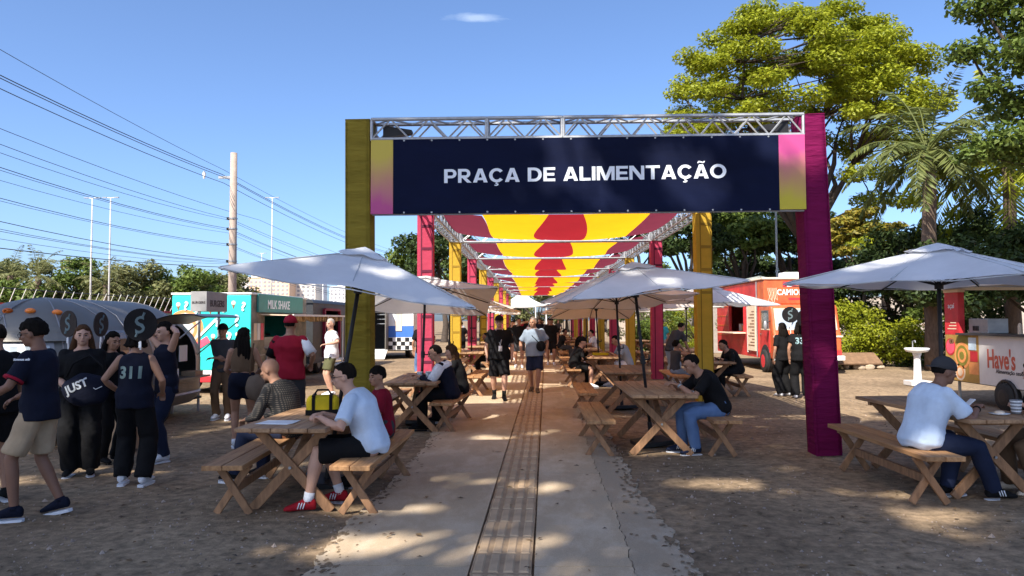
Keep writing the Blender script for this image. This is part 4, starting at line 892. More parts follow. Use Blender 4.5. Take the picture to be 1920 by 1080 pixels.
def limbs(parent, base, fork, cl, r0, m, seed=0, nmain=6):
    rr = random.Random(seed); base, fork = V(base), V(fork); m_ = MB()
    mid = (base + fork) / 2 + V((rr.uniform(-.15, .15), rr.uniform(-.15, .15), 0)) * r0 * 4
    m_.path([base - V((0, 0, .1)), base + (mid - base) * .08, mid, fork], [r0 * 1.35, r0 * 1.05, r0 * .85, r0 * .7], 10); m_.obj('trunk', m, parent, True)
    cs = [V(c[0]) for c in cl]; mains = rr.sample(cs, min(nmain, len(cs))); nodes = [(fork, r0 * .5)]; m_ = MB()
    for t in mains:
        p1 = fork + (t - fork) * .4 + V((0, 0, (t - fork).length * .08)) + V((rr.uniform(-1, 1), rr.uniform(-1, 1), rr.uniform(-.3, .6))) * .12 * (t - fork).length
        p2 = fork + (t - fork) * .75 + V((rr.uniform(-1, 1), rr.uniform(-1, 1), rr.uniform(-.3, .6))) * .08 * (t - fork).length
        pts = [fork, p1, p2, t]; ra = [r0 * .5, r0 * .33, r0 * .2, r0 * .06]; m_.path(pts, ra, 7)
        for a in range(3):
            for q in (.33, .66, 1): nodes.append((pts[a] + (pts[a + 1] - pts[a]) * q, ra[a] + (ra[a + 1] - ra[a]) * q))
    for c in cs:
        if c in mains: continue
        b, rb = min(nodes, key=lambda n: (n[0] - c).length + max(0, n[0].z - c.z) * 1.2)
        md = (b + c) / 2 + V((rr.uniform(-.2, .2), rr.uniform(-.2, .2), rr.uniform(-.1, .25))) * (c - b).length * .6
        m_.path([b, md, c], [min(rb, r0 * .22), r0 * .09, r0 * .03], 5)
    m_.obj('limbs', m, parent, True)
def dome(c, r, n, cr, seed, lo=-.35, flat=.5, fill=.35):
    rr = random.Random(seed); out = []; t = 0
    while len(out) < n and t < n * 60:
        t += 1; d = V((rr.gauss(0, 1), rr.gauss(0, 1), rr.gauss(0, 1))).normalized()
        if d.z < lo: continue
        q = rr.uniform(.55, .8) if rr.random() < fill else rr.uniform(.86, 1.02)
        p = V((c[0] + d.x * r[0] * q, c[1] + d.y * r[1] * q, c[2] + d.z * r[2] * q)); k = cr * rr.uniform(.7, 1.25)
        if any((p - V(o[0])).length < cr * .75 for o in out): continue
        out.append((tuple(p), (k, k, k * flat)))
    return out
def tree(name, label, base, fork, cl, n, size, lm, r0=.2, seed=0, bark=BARK, nmain=6, up=.7, group=None, keep=None, cat='tree', shell=.45):
    t_ = thing(name, label, cat, base, 0, group); B = V(base)
    cl2 = [((c[0][0] - B.x, c[0][1] - B.y, c[0][2] - B.z), c[1]) for c in cl]
    limbs(t_, (0, 0, 0), V(fork) - B, cl2, r0, bark, seed, nmain)
    kf = None if keep is None else (lambda P: keep(P + np.array(base)))
    leaves('crown', cl2, n, size, lm, t_, seed, up, keep=kf, shell=shell); return t_
def palm(name, label, base, h, nf, L, seed, lm=PALMG, r0=.2, group=None, droop=1.0, nl=30):
    rr = random.Random(seed); t_ = thing(name, label, 'palm tree', base, 0, group)
    m_ = MB(); k = 9; m_.path([(0.04 * sin(i), 0, h * i / k) for i in range(k + 1)], [r0 * (1.25 - .4 * i / k + .05 * (i % 2)) for i in range(k + 1)], 10); m_.obj('trunk', BARK, t_, True)
    for f in range(nf):
        az = 2 * pi * f / nf * 2.4 + rr.uniform(-.2, .2); el = RD(rr.uniform(-5, 78)) if f % 4 else RD(rr.uniform(-40, 0)); d = V((cos(az), sin(az), 0)); p = V((0, 0, h)); v = d * cos(el) + V((0, 0, sin(el))); st = L / 14; pts = []
        for s_ in range(15): pts.append(p.copy()); p = p + v * st; v = (v + V((0, 0, -.10 * droop * (.5 + s_ / 9)))).normalized()
        P, U, W_ = [], [], []; m_ = MB(); m_.path(pts, [.035 - .0022 * i for i in range(15)], 5); fr = m_.obj('frond', lm, t_)
        for q in range(nl):
            t = .12 + .88 * q / nl; i = min(13, int(t * 14)); c = pts[i] + (pts[i + 1] - pts[i]) * (t * 14 - i); dr = (pts[i + 1] - pts[i]).normalized(); sd = dr.cross(V((0, 0, 1))).normalized()
            ll = L * .17 * (sin(pi * (t * .8 + .15)) + .15)
            for s_ in (-1, 1):
                ld = (sd * s_ * .8 + dr * .5 + V((0, 0, rr.uniform(-.75, -.15)))).normalized(); w = ld.cross(V((rr.gauss(0, 1), rr.gauss(0, 1), 1))).normalized()
                P.append(c + ld * ll * .5); U.append(ld * ll * .5); W_.append(w * .036)
        quads('leaflets', np.array(P), np.array(U), np.array(W_), lm, fr)
    return t_
# trees behind the viewer that shade the foreground
HOLES = [(-.75, 5.5, .36, .20), (-1.5, 5.45, .42, .22), (-1.35, 6.5, .5, .12), (.05, 7.35, .20, .17), (1.75, 7.6, .35, .16), (-.55, 10.3, .22, .16), (-.6, 9.5, .2, .16), (-.5, 8.75, .2, .14),
         (-4.7, 8.2, .5, .14), (-5.6, 7.6, .5, .12), (3.45, 11.95, .34, .3), (2.6, 10.9, .12, .12), (1.45, 9.25, .35, .1), (3.6, 7.2, .3, .1), (-1.9, 8.3, .3, .2), (-1.3, 8.9, .22, .3), (4.6, 9.8, .35, .3), (2.2, 12.2, .25, .3), (-6.2, 10.2, .5, .35), (6.3, 10.6, .7, .25), (7.6, 12.2, .8, .25), (5.2, 12.9, .7, .3), (-3.9, 12.2, .6, .3), (3.2, 13.0, .5, .3)]
SHX, SHY = -SDIR.x / SDIR.z, -SDIR.y / SDIR.z
def keep_shade(P):
    gx = P[:, 0] + SHX * P[:, 2]; gy = P[:, 1] + SHY * P[:, 2]; k = np.ones(len(P), bool)
    for (x, y, a, b) in HOLES: k &= ((gx - x) / (a * 1.25 + .07)) ** 2 + ((gy - y) / (b * 1.25 + .09)) ** 2 > 1
    k &= gy < 13.6 + 1.2 * np.sin(gx * .9) + .6 * np.sin(gx * 2.3)
    return k
rr = random.Random(3); allc = []
for i in range(19):
    for j in range(13): allc.append((( -20.3 + i * 1.35 + rr.uniform(-.45, .45), -16.6 + j * 1.3 + rr.uniform(-.45, .45), 17.0 + rr.uniform(-1.0, 1.2)), (rr.uniform(.85, 1.25), rr.uniform(.85, 1.25), .55)))
for i in range(19):
    for j in range(13):
        if rr.random() < .7: allc.append(((-19.6 + i * 1.35 + rr.uniform(-.6, .6), -15.2 + j * 1.3 + rr.uniform(-.6, .6), 15.4 + rr.uniform(-.6, .6)), (rr.uniform(.8, 1.2), rr.uniform(.8, 1.2), .5)))
for k, (tx, ty) in enumerate(((-16.5, -10.5), (-8.5, -11.5), (-0.8, -10.8))):
    cl = [c for c in allc if min(range(3), key=lambda q: abs(c[0][0] - (-16.5, -8.5, -.8)[q])) == k]
    tree('shade_tree', ('tall leafy tree behind the viewer shading the silver trailer', 'tall leafy tree behind the viewer shading the path', 'tall leafy tree behind the viewer shading the right-hand tables')[k], (tx, ty, 0), (tx, ty + .6, 9.5), cl, 44000, .185, MIDG, .32, 20 + k, nmain=9, group='shade trees behind the viewer', keep=keep_shade, shell=.6)

cl = dome((12.1, 34, 10.4), (6.1, 4.8, 5.6), 215, .76, 5, lo=-.12, flat=.52, fill=.3)
cl += [((x, y, z), (1.0, 1.0, .4)) for x, y, z in ((15.2, 33.5, 7.0), (16.2, 34, 8.3), (15.0, 34, 5.9), (16.6, 33, 6.9), (14.2, 32.5, 8.0), (17.0, 34, 9.6), (14.6, 33, 4.9))]
tree('canopy_tree', 'tall spreading tree with bright lime green crown rising behind the banner', (12.4, 34.6, 0), (12.6, 34.4, 5.0), cl, 110000, .088, LIME, .34, 5, BARKD, 12, up=1.0)
cl = [((x, y, z), (k, k, k * .55)) for x, y, z, k in ((10.9, 18, 9.3, .8), (11.9, 18, 9.0, 1.0), (10.7, 18.2, 8.2, .6), (11.6, 17.6, 7.9, .9), (12.6, 18, 8.3, 1.1), (11.0, 18, 7.2, .55), (12.0, 18.4, 6.9, .9), (11.2, 17.8, 5.9, .75), (11.9, 18, 5.6, .8), (10.6, 18, 5.6, .5), (12.8, 18, 6.2, 1.), (12.4, 18.5, 10.2, 1.1), (11.5, 17.5, 10.2, .9), (13.3, 18, 9.4, 1.1), (12.9, 17.8, 5.2, .8))]
tree('right_edge_tree', 'dark leafy tree overhanging the upper right corner', (14.6, 18.6, 0), (14.2, 18.5, 4.6), cl, 15000, .085, MIDG, .24, 8, BARKD, 7)
palm('palm_tree', 'feathery palm with drooping fronds right of the magenta gate column', (12.7, 24, 0), 7.0, 28, 3.0, 3, r0=.21, nl=44)
palm('palm_tree', 'palm with hanging fronds at the right edge behind the dark shrubs', (15.6, 24.6, 0), 6.6, 28, 3.9, 9, lm=LIME, r0=.2, droop=1.4, nl=40)
for k, (x, y, z, r, lab) in enumerate(((13.6, 27, 3.5, 1.7, 'dense dark shrub tree behind the palm trunk'), (16.3, 26.5, 3.9, 2.1, 'dense dark shrub tree above the kiosk roof'), (18.6, 26, 4.2, 2.0, 'dense dark shrub tree at the right edge'), (15.2, 22.5, 3.2, 1.5, 'dark glossy shrub tree over the far right parasol'), (12.6, 22.6, 2.9, 1.35, 'dark glossy shrub tree hiding the palm trunk'), (14.2, 29.5, 2.7, 1.9, 'dense green shrub tree behind the young yellow tree'), (17.2, 30, 3.0, 2.2, 'dense green shrub tree behind the kiosk roof'), (11.3, 30.5, 2.3, 1.4, 'leafy shrub tree just right of the magenta column'))):
    cl = dome((x, y, z), (r, r * .8, r * .85), 22, .65, 40 + k, lo=-.8, flat=.7); tree('shrub_tree', lab, (x, y + .3, 0), (x, y + .2, 1.5), cl, 9000, .085, DARKG, .13, 40 + k, BARKD, 6)
cl = dome((12.9, 29, 4.5), (1.5, 1.2, 1.3), 20, .5, 61, lo=-.6, flat=.4); tree('young_tree', 'small tree with yellowing leaves right of the magenta column', (12.7, 29.2, 0), (12.8, 29, 2.6), cl, 7500, .09, YELG, .1, 61)
for k, (x, y, z, r) in enumerate(((9.0, 43, 6.2, 2.5), (12.4, 44, 6.0, 2.8), (15.6, 45, 6.6, 2.6), (7.3, 50, 6.6, 2.4), (17.5, 48, 4.0, 3.2), (21.5, 46, 4.6, 3.4), (26.5, 48, 5.0, 4.0), (13.2, 50, 4.0, 3.0))):
    cl = dome((x, y, z), (r, r * .8, r * .75), 20, .95, 70 + k, lo=-.4, flat=.5); tree('backdrop_tree', ('dark spreading tree seen below the banner, nearest the right columns', 'dark spreading tree behind the orange truck roof', 'dark spreading tree behind the magenta gate column', 'dark tree just over the far right columns', 'green tree behind the sunlit shrubs', 'green tree behind the palm trunk', 'green tree behind the kiosk', 'green tree behind the house roof')[k], (x, y, 0), (x, y, 3.2), cl, 9000, .15, DARKG if k != 1 else MIDG, .24, 70 + k, BARKD, 8)
# hedge shrubs at ground level
SH = [(10.7, 26.0, 1.0, 1.2, 'lime'), (12.2, 26.2, 1.1, 1.25, 'lime'), (13.8, 26.3, 1.0, 1.15, 'mid'), (15.4, 25.6, 1.1, 1.2, 'dark'), (6.2, 36, 1.2, 1.5, 'mid'), (8.3, 38, 1.3, 1.6, 'lime'), (5.6, 41, 1.2, 1.5, 'mid'), (10.6, 36.5, 1.2, 1.4, 'mid')]
SHL = ('sunlit leafy shrub right of the magenta column', 'sunlit leafy shrub behind the fallen board', 'green shrub behind the wash basin', 'dark shrub behind the kiosk', 'green shrub behind the pink column of the right row', 'sunlit shrub beside the orange truck', 'green shrub far along the right columns', 'green shrub behind the orange truck')
for k, (x, y, z, r, c) in enumerate(SH):
    cl = dome((x, y, z), (r, r * .7, r * .85), 16, .5, 90 + k, lo=-.95, flat=.8)
    tree('shrub', SHL[k], (x, y, 0), (x, y, .45), cl, 6000, .06, {'lime': LIME, 'mid': MIDG, 'dark': DARKG}[c], .05, 90 + k, BARKD, 6, cat='shrub')
yf = thing('flowering_plant', 'tall thin plant with yellow flowers in the hedge', 'plant', (12.9, 24.6, 0)); MB().path([(0, 0, 0), (.05, 0, 1), (0, 0, 2)], [.03, .025, .01], 6).obj('stem', BARKD, yf)
leaves('blossoms', [((0, 0, .9 + .25 * k), (.18, .18, .16)) for k in range(5)], 350, .05, leafmat('yellow_petals', (.75, .38, .01), (.8, .5, .03), (.7, .25, .01), .2), yf, 5)
# left and middle distance
for k, (x, y, z, r, m) in enumerate(((-6.8, 56, 6.2, 3.0, DARKG), (-9.6, 58, 4.4, 2.6, MIDG), (-5.4, 63, 5.2, 2.4, MIDG))):
    cl = dome((x, y, z), (r, r * .8, r), 22, 1.1, 110 + k, lo=-.6, flat=.6); tree('backdrop_tree', ('tall dark tree behind the left columns', 'green tree left of the tall dark one', 'green tree far along the left columns')[k], (x, y, 0), (x, y, 2.6), cl, 9000, .17, m, .25, 110 + k, BARKD, 7)
FL = [(-39, 55, 4.2, 3.0), (-35.4, 57, 4.4, 2.8), (-31.6, 56, 4.0, 2.8), (-28.0, 58, 3.9, 2.7), (-25.2, 60, 3.6, 2.3), (-42.5, 58, 4.0, 3.0), (-30, 62, 3.2, 3.0), (-36.5, 51, 2.6, 2.3)]
for k, (x, y, z, r) in enumerate(FL):
    cl = dome((x, y, z), (r * 1.1, r * .8, r * .75), 24, .9, 130 + k, lo=-.8, flat=.7)
    tree('boundary_tree', f'bushy olive green tree beyond the spiked wall, {ORD[k]} planted', (x, y, 0), (x, y, 1.6), cl, 7000, .16, OLIVEG if k % 2 == 0 else MIDG, .22, 130 + k, BARKD, 6, group='trees beyond the spiked wall')
for k, (x, y, h) in enumerate(((-37.6, 52, 5.0), (-34.9, 51, 4.9), (-30.9, 52.5, 4.3))):
    palm('boundary_palm', ('palm with dry fronds beyond the spiked wall, leftmost', 'palm beyond the spiked wall, middle of three', 'palm beyond the spiked wall near the lamp posts')[k], (x, y, 0), h, 16, 2.6, 150 + k, lm=OLIVEG, r0=.22, nl=22)
for k, (x, y, z, r) in enumerate(((-67, 150, 9.3, 3.2), (-73, 150, 8.6, 1.7), (-78, 150, 8.8, 2.0), (-62.5, 152, 7.2, 2.6), (-85, 150, 7.8, 3.5))):
    cl = dome((x, y, z), (r * 1.25, r, r * .5), 16, 1.3, 160 + k, lo=-.3, flat=.4); tree('far_tree', f'flat-topped dark tree on the skyline left of the utility pole, {ORD[k]} of the far group', (x, y, 0), (x, y, z - r * .6), cl, 3500, .3, OLIVEG, .4, 160 + k, BARKD, 6, group='far skyline trees')
for k, (x, y, z, r) in enumerate(((0.5, 100, 3.2, 3.6), (4.5, 102, 3.4, 3.4), (-4.5, 104, 3.6, 3.8), (9.5, 98, 4.5, 4.5), (-10, 98, 4.5, 4.5), (15.5, 90, 5, 5), (-16, 84, 4.5, 4.0))):
    cl = dome((x, y, z), (r, r, r * .8), 16, 1.3, 180 + k, lo=-.7, flat=.6); tree('end_tree', f'green tree closing the view beyond the covered walk, {ORD[k]} from its axis', (x, y, 0), (x, y, 1.5), cl, 3500, .24, MIDG if k % 2 else OLIVEG, .25, 180 + k, BARKD, 5, group='trees at the end of the walk')
# spiked wall
CONP_ = mat('coping_concrete', (.36, .32, .28), .9)
SPK = mat('spike_white', (.62, .60, .55), .6)
fw = thing('spiked_wall', 'low boundary wall topped with slanted white spikes behind the silver trailer', 'wall', (-11, 0, 0))
MB().box((0, 20, .95), (.2, 22, 1.9)).obj('wall_body', mat('wall_cream', (.42, .36, .30), .85, var=.12), fw); MB().box((0, 20, 1.93), (.26, 22, .055)).obj('coping', REDP, fw)
for k in range(66): MB().bar((0, 9.2 + k * .33, 1.955), (.20, 9.15 + k * .33, 2.36), .012, .012).obj('spike', SPK, fw)
bw_ = thing('boundary_wall', 'long pale boundary wall behind the trees on the right', 'wall', (34, 56, 0)); MB().box((0, 0, 1.6), (56, .25, 3.2)).obj('wall_body', MATS['wall_cream'], bw_); MB().box((0, 0, 3.24), (56, .35, .08)).obj('coping', CONP_, bw_)
sh = thing('red_shed', 'low red and white shed at the left edge behind the spiked wall', 'shed', (-14.6, 17.5, 0))
MB().box((0, 0, 1.0), (2.4, 3.0, 2.0)).obj('shed_wall', WHITE, sh); MB().box((0, 0, 2.07), (2.7, 3.2, .14)).obj('shed_roof', REDP, sh); MB().box((1.21, .2, 1.0), (.02, 1.0, 1.9)).obj('shed_door', GREYMETAL, sh)
# utility pole, lamp posts and cables
up_ = thing('utility_pole', 'tall concrete utility pole carrying bundles of cables', 'pole', (-11.55, 28, 0))
CONP = mat('pole_concrete', (.36, .29, .24), .9, var=.15)
MB().path([(0, 0, 0), (0, 0, 8.15)], [.17, .125], 12).obj('shaft', CONP, up_, True); MB().box((-.28, 0, 7.2), (.6, .08, .09)).obj('cross_arm', GREYMETAL, up_)
for z in (5.6, 5.2, 4.6, 3.95): MB().disc((-.19, -.02, z), (0, 0, 1), .055, .10, 10).obj('insulator', BLACK, up_); MB().disc((0, 0, z), (0, 0, 1), .165, .05, 12).obj('clamp_band', GREYMETAL, up_)
LPOST = mat('lamp_post_paint', (.50, .49, .47), .6)
def lamp_post(x, y, h, lab, head=True):
    t_ = thing('lamp_post', lab, 'lamp post', (x, y, 0), 0, 'distant lamp posts'); MB().path([(0, 0, 0), (0, 0, h)], [.075, .04], 8).obj('shaft', LPOST, t_, True)
    MB().path([(-.35, 0, h + .03), (0, 0, h), (.35, 0, h + .03)], .025, 6).obj('arm', WHITE, t_)
    for s_ in (-1, 1): MB().box((s_ * .42, 0, h + .03), (.3, .14, .06)).obj('lamp_head', GREYMETAL, t_)
lamp_post(-30.5, 50, 10.2, 'slim white lamp post, left one of the pair'); lamp_post(-29.5, 50.5, 10.3, 'slim white lamp post, right one of the pair'); lamp_post(-21.5, 60, 11.8, 'slim white lamp post right of the utility pole'); lamp_post(-33.5, 90, 10, 'faint far lamp post beside the utility pole')
CAB = mat('cable_black', (.03, .03, .035), .6); 
def cable(lab, pts, r, sag=.25):
    m_ = MB(); P = []
    for a, b in zip(pts[:-1], pts[1:]):
        a, b = V(a), V(b)
        for k in range(14):
            t = k / 14; P.append(a + (b - a) * t - V((0, 0, sag * 4 * t * (1 - t))))
    P.append(V(pts[-1])); m_.path(P, r * .75, 5); return tag(m_.obj('overhead_cable', CAB), lab, 'cable', 'overhead cables')
PX = -11.55
hi = [('thick upper cable, topmost of the high bundle', -.45, 7.32, .016), ('thick upper cable in the middle of the high bundle', -.30, 7.18, .014), ('thick upper cable, lowest of the high bundle', -.38, 6.98, .014)]
for lab, dx, z, r in hi: cable(lab, [(PX + dx - .3, 2, z + .9), (PX + dx, 28, z), (PX + dx + 1.0, 62, z - .2), (PX + dx + 2, 120, z - 1.2)], r, .45)
cable('thin single cable above the high bundle', [(PX - .5, 2, 8.9), (PX - .4, 28, 7.5), (PX + .6, 62, 7.3)], .010, .35)
cable('thin single cable between the two bundles', [(PX - 1.2, 2, 7.2), (PX - .5, 32, 6.1), (PX + 2, 70, 5.6)], .010, .5)
lo = [(5.62, .016, 6.35), (5.55, .014, 6.15), (5.22, .02, 5.95), (5.15, .014, 5.7), (5.05, .012, 5.45), (4.62, .018, 5.2), (4.55, .012, 4.95), (4.0, .02, 4.7), (3.95, .014, 4.5), (3.9, .014, 4.25), (3.85, .012, 4.05)]
for k, (z, r, zl) in enumerate(lo): cable(f'lower sagging cable left of the utility pole, {ORD[k]} from the top', [(PX - .6 - .06 * k, 3, zl + .35), (PX - .19, 28, z), (PX + 1.2 - .1 * k, 64, z - .3 - .03 * k)], r * .6, .5 + .05 * (k % 3))
cable('black cable crossing low in front of the trees', [(-12.4, 8, 2.65), (-11.6, 27.5, 2.42)], .02, .12); cable('thin cable meeting the utility pole from the left, lowest', [(-14.5, 10, 3.75), (PX - .1, 28, 3.72)], .016, .25)
for y, z in ((12.2, 7.52), (26.4, 6.98), (52, 6.65)):
    t_ = thing('cable_spacer', {12.2: 'pale spacer clamped on the high cable bundle, nearest', 26.4: 'pale spacer on the high cables beside the utility pole', 52: 'pale spacer on the high cables above the parasol'}[y], 'spacer', (PX - .42, y, z), 0, 'cable spacers'); m_ = MB(); m_.prism([(-.06, .06), (0, .15), (.06, .06), (.02, -.14), (-.02, -.14)], (0, 0, 0), (1, 0, 0), (0, 0, 1), .05); m_.obj('spacer_plate', LPOST, t_)
# far buildings
WIN = mat('far_window', (.30, .30, .32), .4)
def tower(x, y, w, d, h, m, lab, nf, nw):
    t_ = thing('apartment_tower', lab, 'building', (x, y, 0), 0, 'apartment towers on the skyline'); MB().box((0, 0, h / 2), (w, d, h)).obj('walls', m, t_); MB().box((w * .1, 0, h + 1.2), (w * .35, d * .5, 2.4)).obj('roof_tank', m, t_); MB().box((0, 0, h + .2), (w + .6, d + .6, .4)).obj('parapet', m, t_)
    ww = w / nw
    for j in range(nf):
        for i in range(nw):
            c = (-w / 2 + ww * (i + .5), -d / 2 - .05, h * (.36 + .6 * (j + .5) / nf))
            MB().box(c, (ww * .5, .3, h * .6 / nf * .5)).obj('window', WIN, t_)
TWO = mat('tower_peach', (.72, .50, .34), .8, var=.06, scale=.1); TWC = mat('tower_cream', (.72, .66, .58), .8, var=.06, scale=.1); TWW = mat('tower_white', (.75, .75, .74), .8, var=.05, scale=.1)
tower(-149, 420, 23, 16, 26, TWO, 'wide peach apartment block on the skyline', 7, 9); tower(-168, 440, 11, 12, 27, TWC, 'slim cream apartment tower left of the peach block', 7, 4); tower(-133, 430, 14, 14, 23.5, TWC, 'cream apartment tower right of the peach block', 6, 5)
tower(-112, 425, 9, 12, 21, TWW, 'white apartment tower above the dark truck', 6, 4); tower(-122, 470, 9, 10, 18, TWW, 'low white apartment block between two towers', 4, 3); tower(-181, 450, 12, 12, 26.5, TWW, 'white apartment tower beside the utility pole', 6, 4); tower(-140, 480, 7, 9, 30, TWW, 'thin white tower peeping behind the cream one', 5, 3)
# house behind the orange truck, tents at the far end
ho = thing('house', 'low house with pale tiled roof behind the orange truck', 'house', (11.0, 39, 0))
MB().box((0, 0, 1.5), (5.4, 5, 3.0)).obj('wall', mat('house_wall', (.32, .28, .25), .85), ho); m_ = MB(); m_.prism([(-3, 0), (3, 0), (2.6, .2), (0, .75), (-2.6, .2)], (0, 2.8, 3.0), (1, 0, 0), (0, 0, 1), 5.6); m_.obj('roof', mat('roof_pale', (.36, .40, .36), .8, var=.2), ho)
MB().box((-1.2, -2.51, 1.9), (1.0, .04, 1.0)).obj('window', GLASS, ho); MB().box((.9, -2.51, 1.1), (.9, .04, 2.1)).obj('door', BROWNP, ho); MB().tube((1.4, -1, 3.6), (1.4, -1, 8.2), .05, 6).obj('mast', GREYMETAL, ho)
TENT = mat('tent_white', (.80, .78, .72), .8, var=.05, trans=.3, bump=.05)
for k, (x, w) in enumerate(((-1.2, 2.6), (2.6, 2.6))):
    t_ = thing('tension_tent', ('white peaked tension tent at the far end, left one', 'white peaked tension tent at the far end, right one')[k], 'tent', (x, 75, 0), 0, 'tents at the end of the walk'); m_ = MB(); n = 12
    P = [];
    for j in range(n + 1):
        t = j / n
        for q in range(33): a = 2 * pi * q / 32; sq = 1 / max(abs(cos(a)), abs(sin(a))); dip = .35 * t * (1 - abs(cos(2 * a))) ; P.append((cos(a) * sq * w * t * .95, sin(a) * sq * w * t * .95, 5.2 - 2.3 * (t ** .5) - dip * .0 + .5 * t * t * (sq - 1)))
    m_.add(P, [(j * 33 + q, j * 33 + q + 1, (j + 1) * 33 + q + 1, (j + 1) * 33 + q) for j in range(n) for q in range(32)]); m_.obj('canopy', TENT, t_, True)
    for sx in (-1, 1):
        for sy in (-1, 1): MB().tube((sx * w * .93, sy * w * .93, 0), (sx * w * .93, sy * w * .93, 3.1), .05, 6).obj('pole', WHITE, t_)
# ------------------------------------------------------------------ people
def cloth(name, col, var=.12, rough=.85): return mat('cloth_' + name, col, rough, var=var, scale=5, bump=.35, bscale=16, spec=.15, dist=.02)
def skinm(name, col): return mat('skin_' + name, col, .55, var=.08, scale=10, bump=.05, bscale=120, spec=.35)
SK_L = skinm('light', (.52, .30, .21)); SK_M = skinm('medium', (.36, .19, .12)); SK_D = skinm('tan', (.22, .11, .07))
HB = mat('hair_black', (.010, .008, .007), .92, spec=.08, var=.3, scale=30, bump=.8, bscale=60, stretch=(1, 1, .15)); HBR = mat('hair_brown', (.07, .035, .018), .9, spec=.1, var=.3, scale=30, bump=.5, bscale=60, stretch=(1, 1, .15)); HG = mat('hair_grey', (.33, .30, .27), .7, var=.3, scale=30, bump=.5, bscale=60)
C = {k: cloth(k, v) for k, v in dict(navy=(.008, .010, .022), black=(.008, .008, .009), white=(.72, .74, .78), grey=(.30, .33, .36), charcoal=(.05, .05, .055), maroon=(.20, .008, .022), red=(.30, .012, .03), khaki=(.42, .31, .20), denim=(.10, .17, .32), darkdenim=(.014, .02, .045), brown=(.12, .075, .045), bluegrey=(.22, .28, .36), cyan=(.05, .45, .62), cream=(.60, .52, .42), olive=(.10, .10, .05), redshoe=(.32, .012, .02), skyblue=(.55, .66, .80)).items()}
def plaid():
    m = bpy.data.materials.new('plaid_cloth'); m.use_nodes = True; N = m.node_tree.nodes; L = m.node_tree.links; b = N['Principled BSDF']; b.inputs['Roughness'].default_value = .9
    t = N.new('ShaderNodeTexCoord'); cols = []
    for d, sc in (('X', 15.), ('Z', 15.)):
        w = N.new('ShaderNodeTexWave'); w.bands_direction = d; w.inputs['Scale'].default_value = sc; w.inputs['Distortion'].default_value = .6; L.new(t.outputs['Object'], w.inputs[0]); cols.append(w)
    a = N.new('ShaderNodeMath'); a.operation = 'ADD'; L.new(cols[0].outputs[1], a.inputs[0]); L.new(cols[1].outputs[1], a.inputs[1])
    r = N.new('ShaderNodeValToRGB'); r.color_ramp.elements[0].color = (.012, .012, .013, 1); r.color_ramp.elements[0].position = .62; r.color_ramp.elements[1].color = (.10, .085, .07, 1); r.color_ramp.elements[1].position = 1
    h = N.new('ShaderNodeMath'); h.operation = 'MULTIPLY'; h.inputs[1].default_value = .55; L.new(a.outputs[0], h.inputs[0]); L.new(h.outputs[0], r.inputs[0]); L.new(r.outputs[0], b.inputs['Base Color']); return m
C['plaid'] = plaid()
def ik(a, t, l1, l2, hint):
    d = t - a; L = min(d.length, (l1 + l2) * .998); d.normalize(); t = a + d * L; x = (l1 * l1 - l2 * l2 + L * L) / (2 * L); y = math.sqrt(max(0, l1 * l1 - x * x))
    hd = V(hint) - d * d.dot(V(hint)); hd = hd.normalized() if hd.length > 1e-4 else d.orthogonal().normalized()
    return a + d * x + hd * y, t
SITP = dict(pel=(0, 0, .555))
PID = [0]
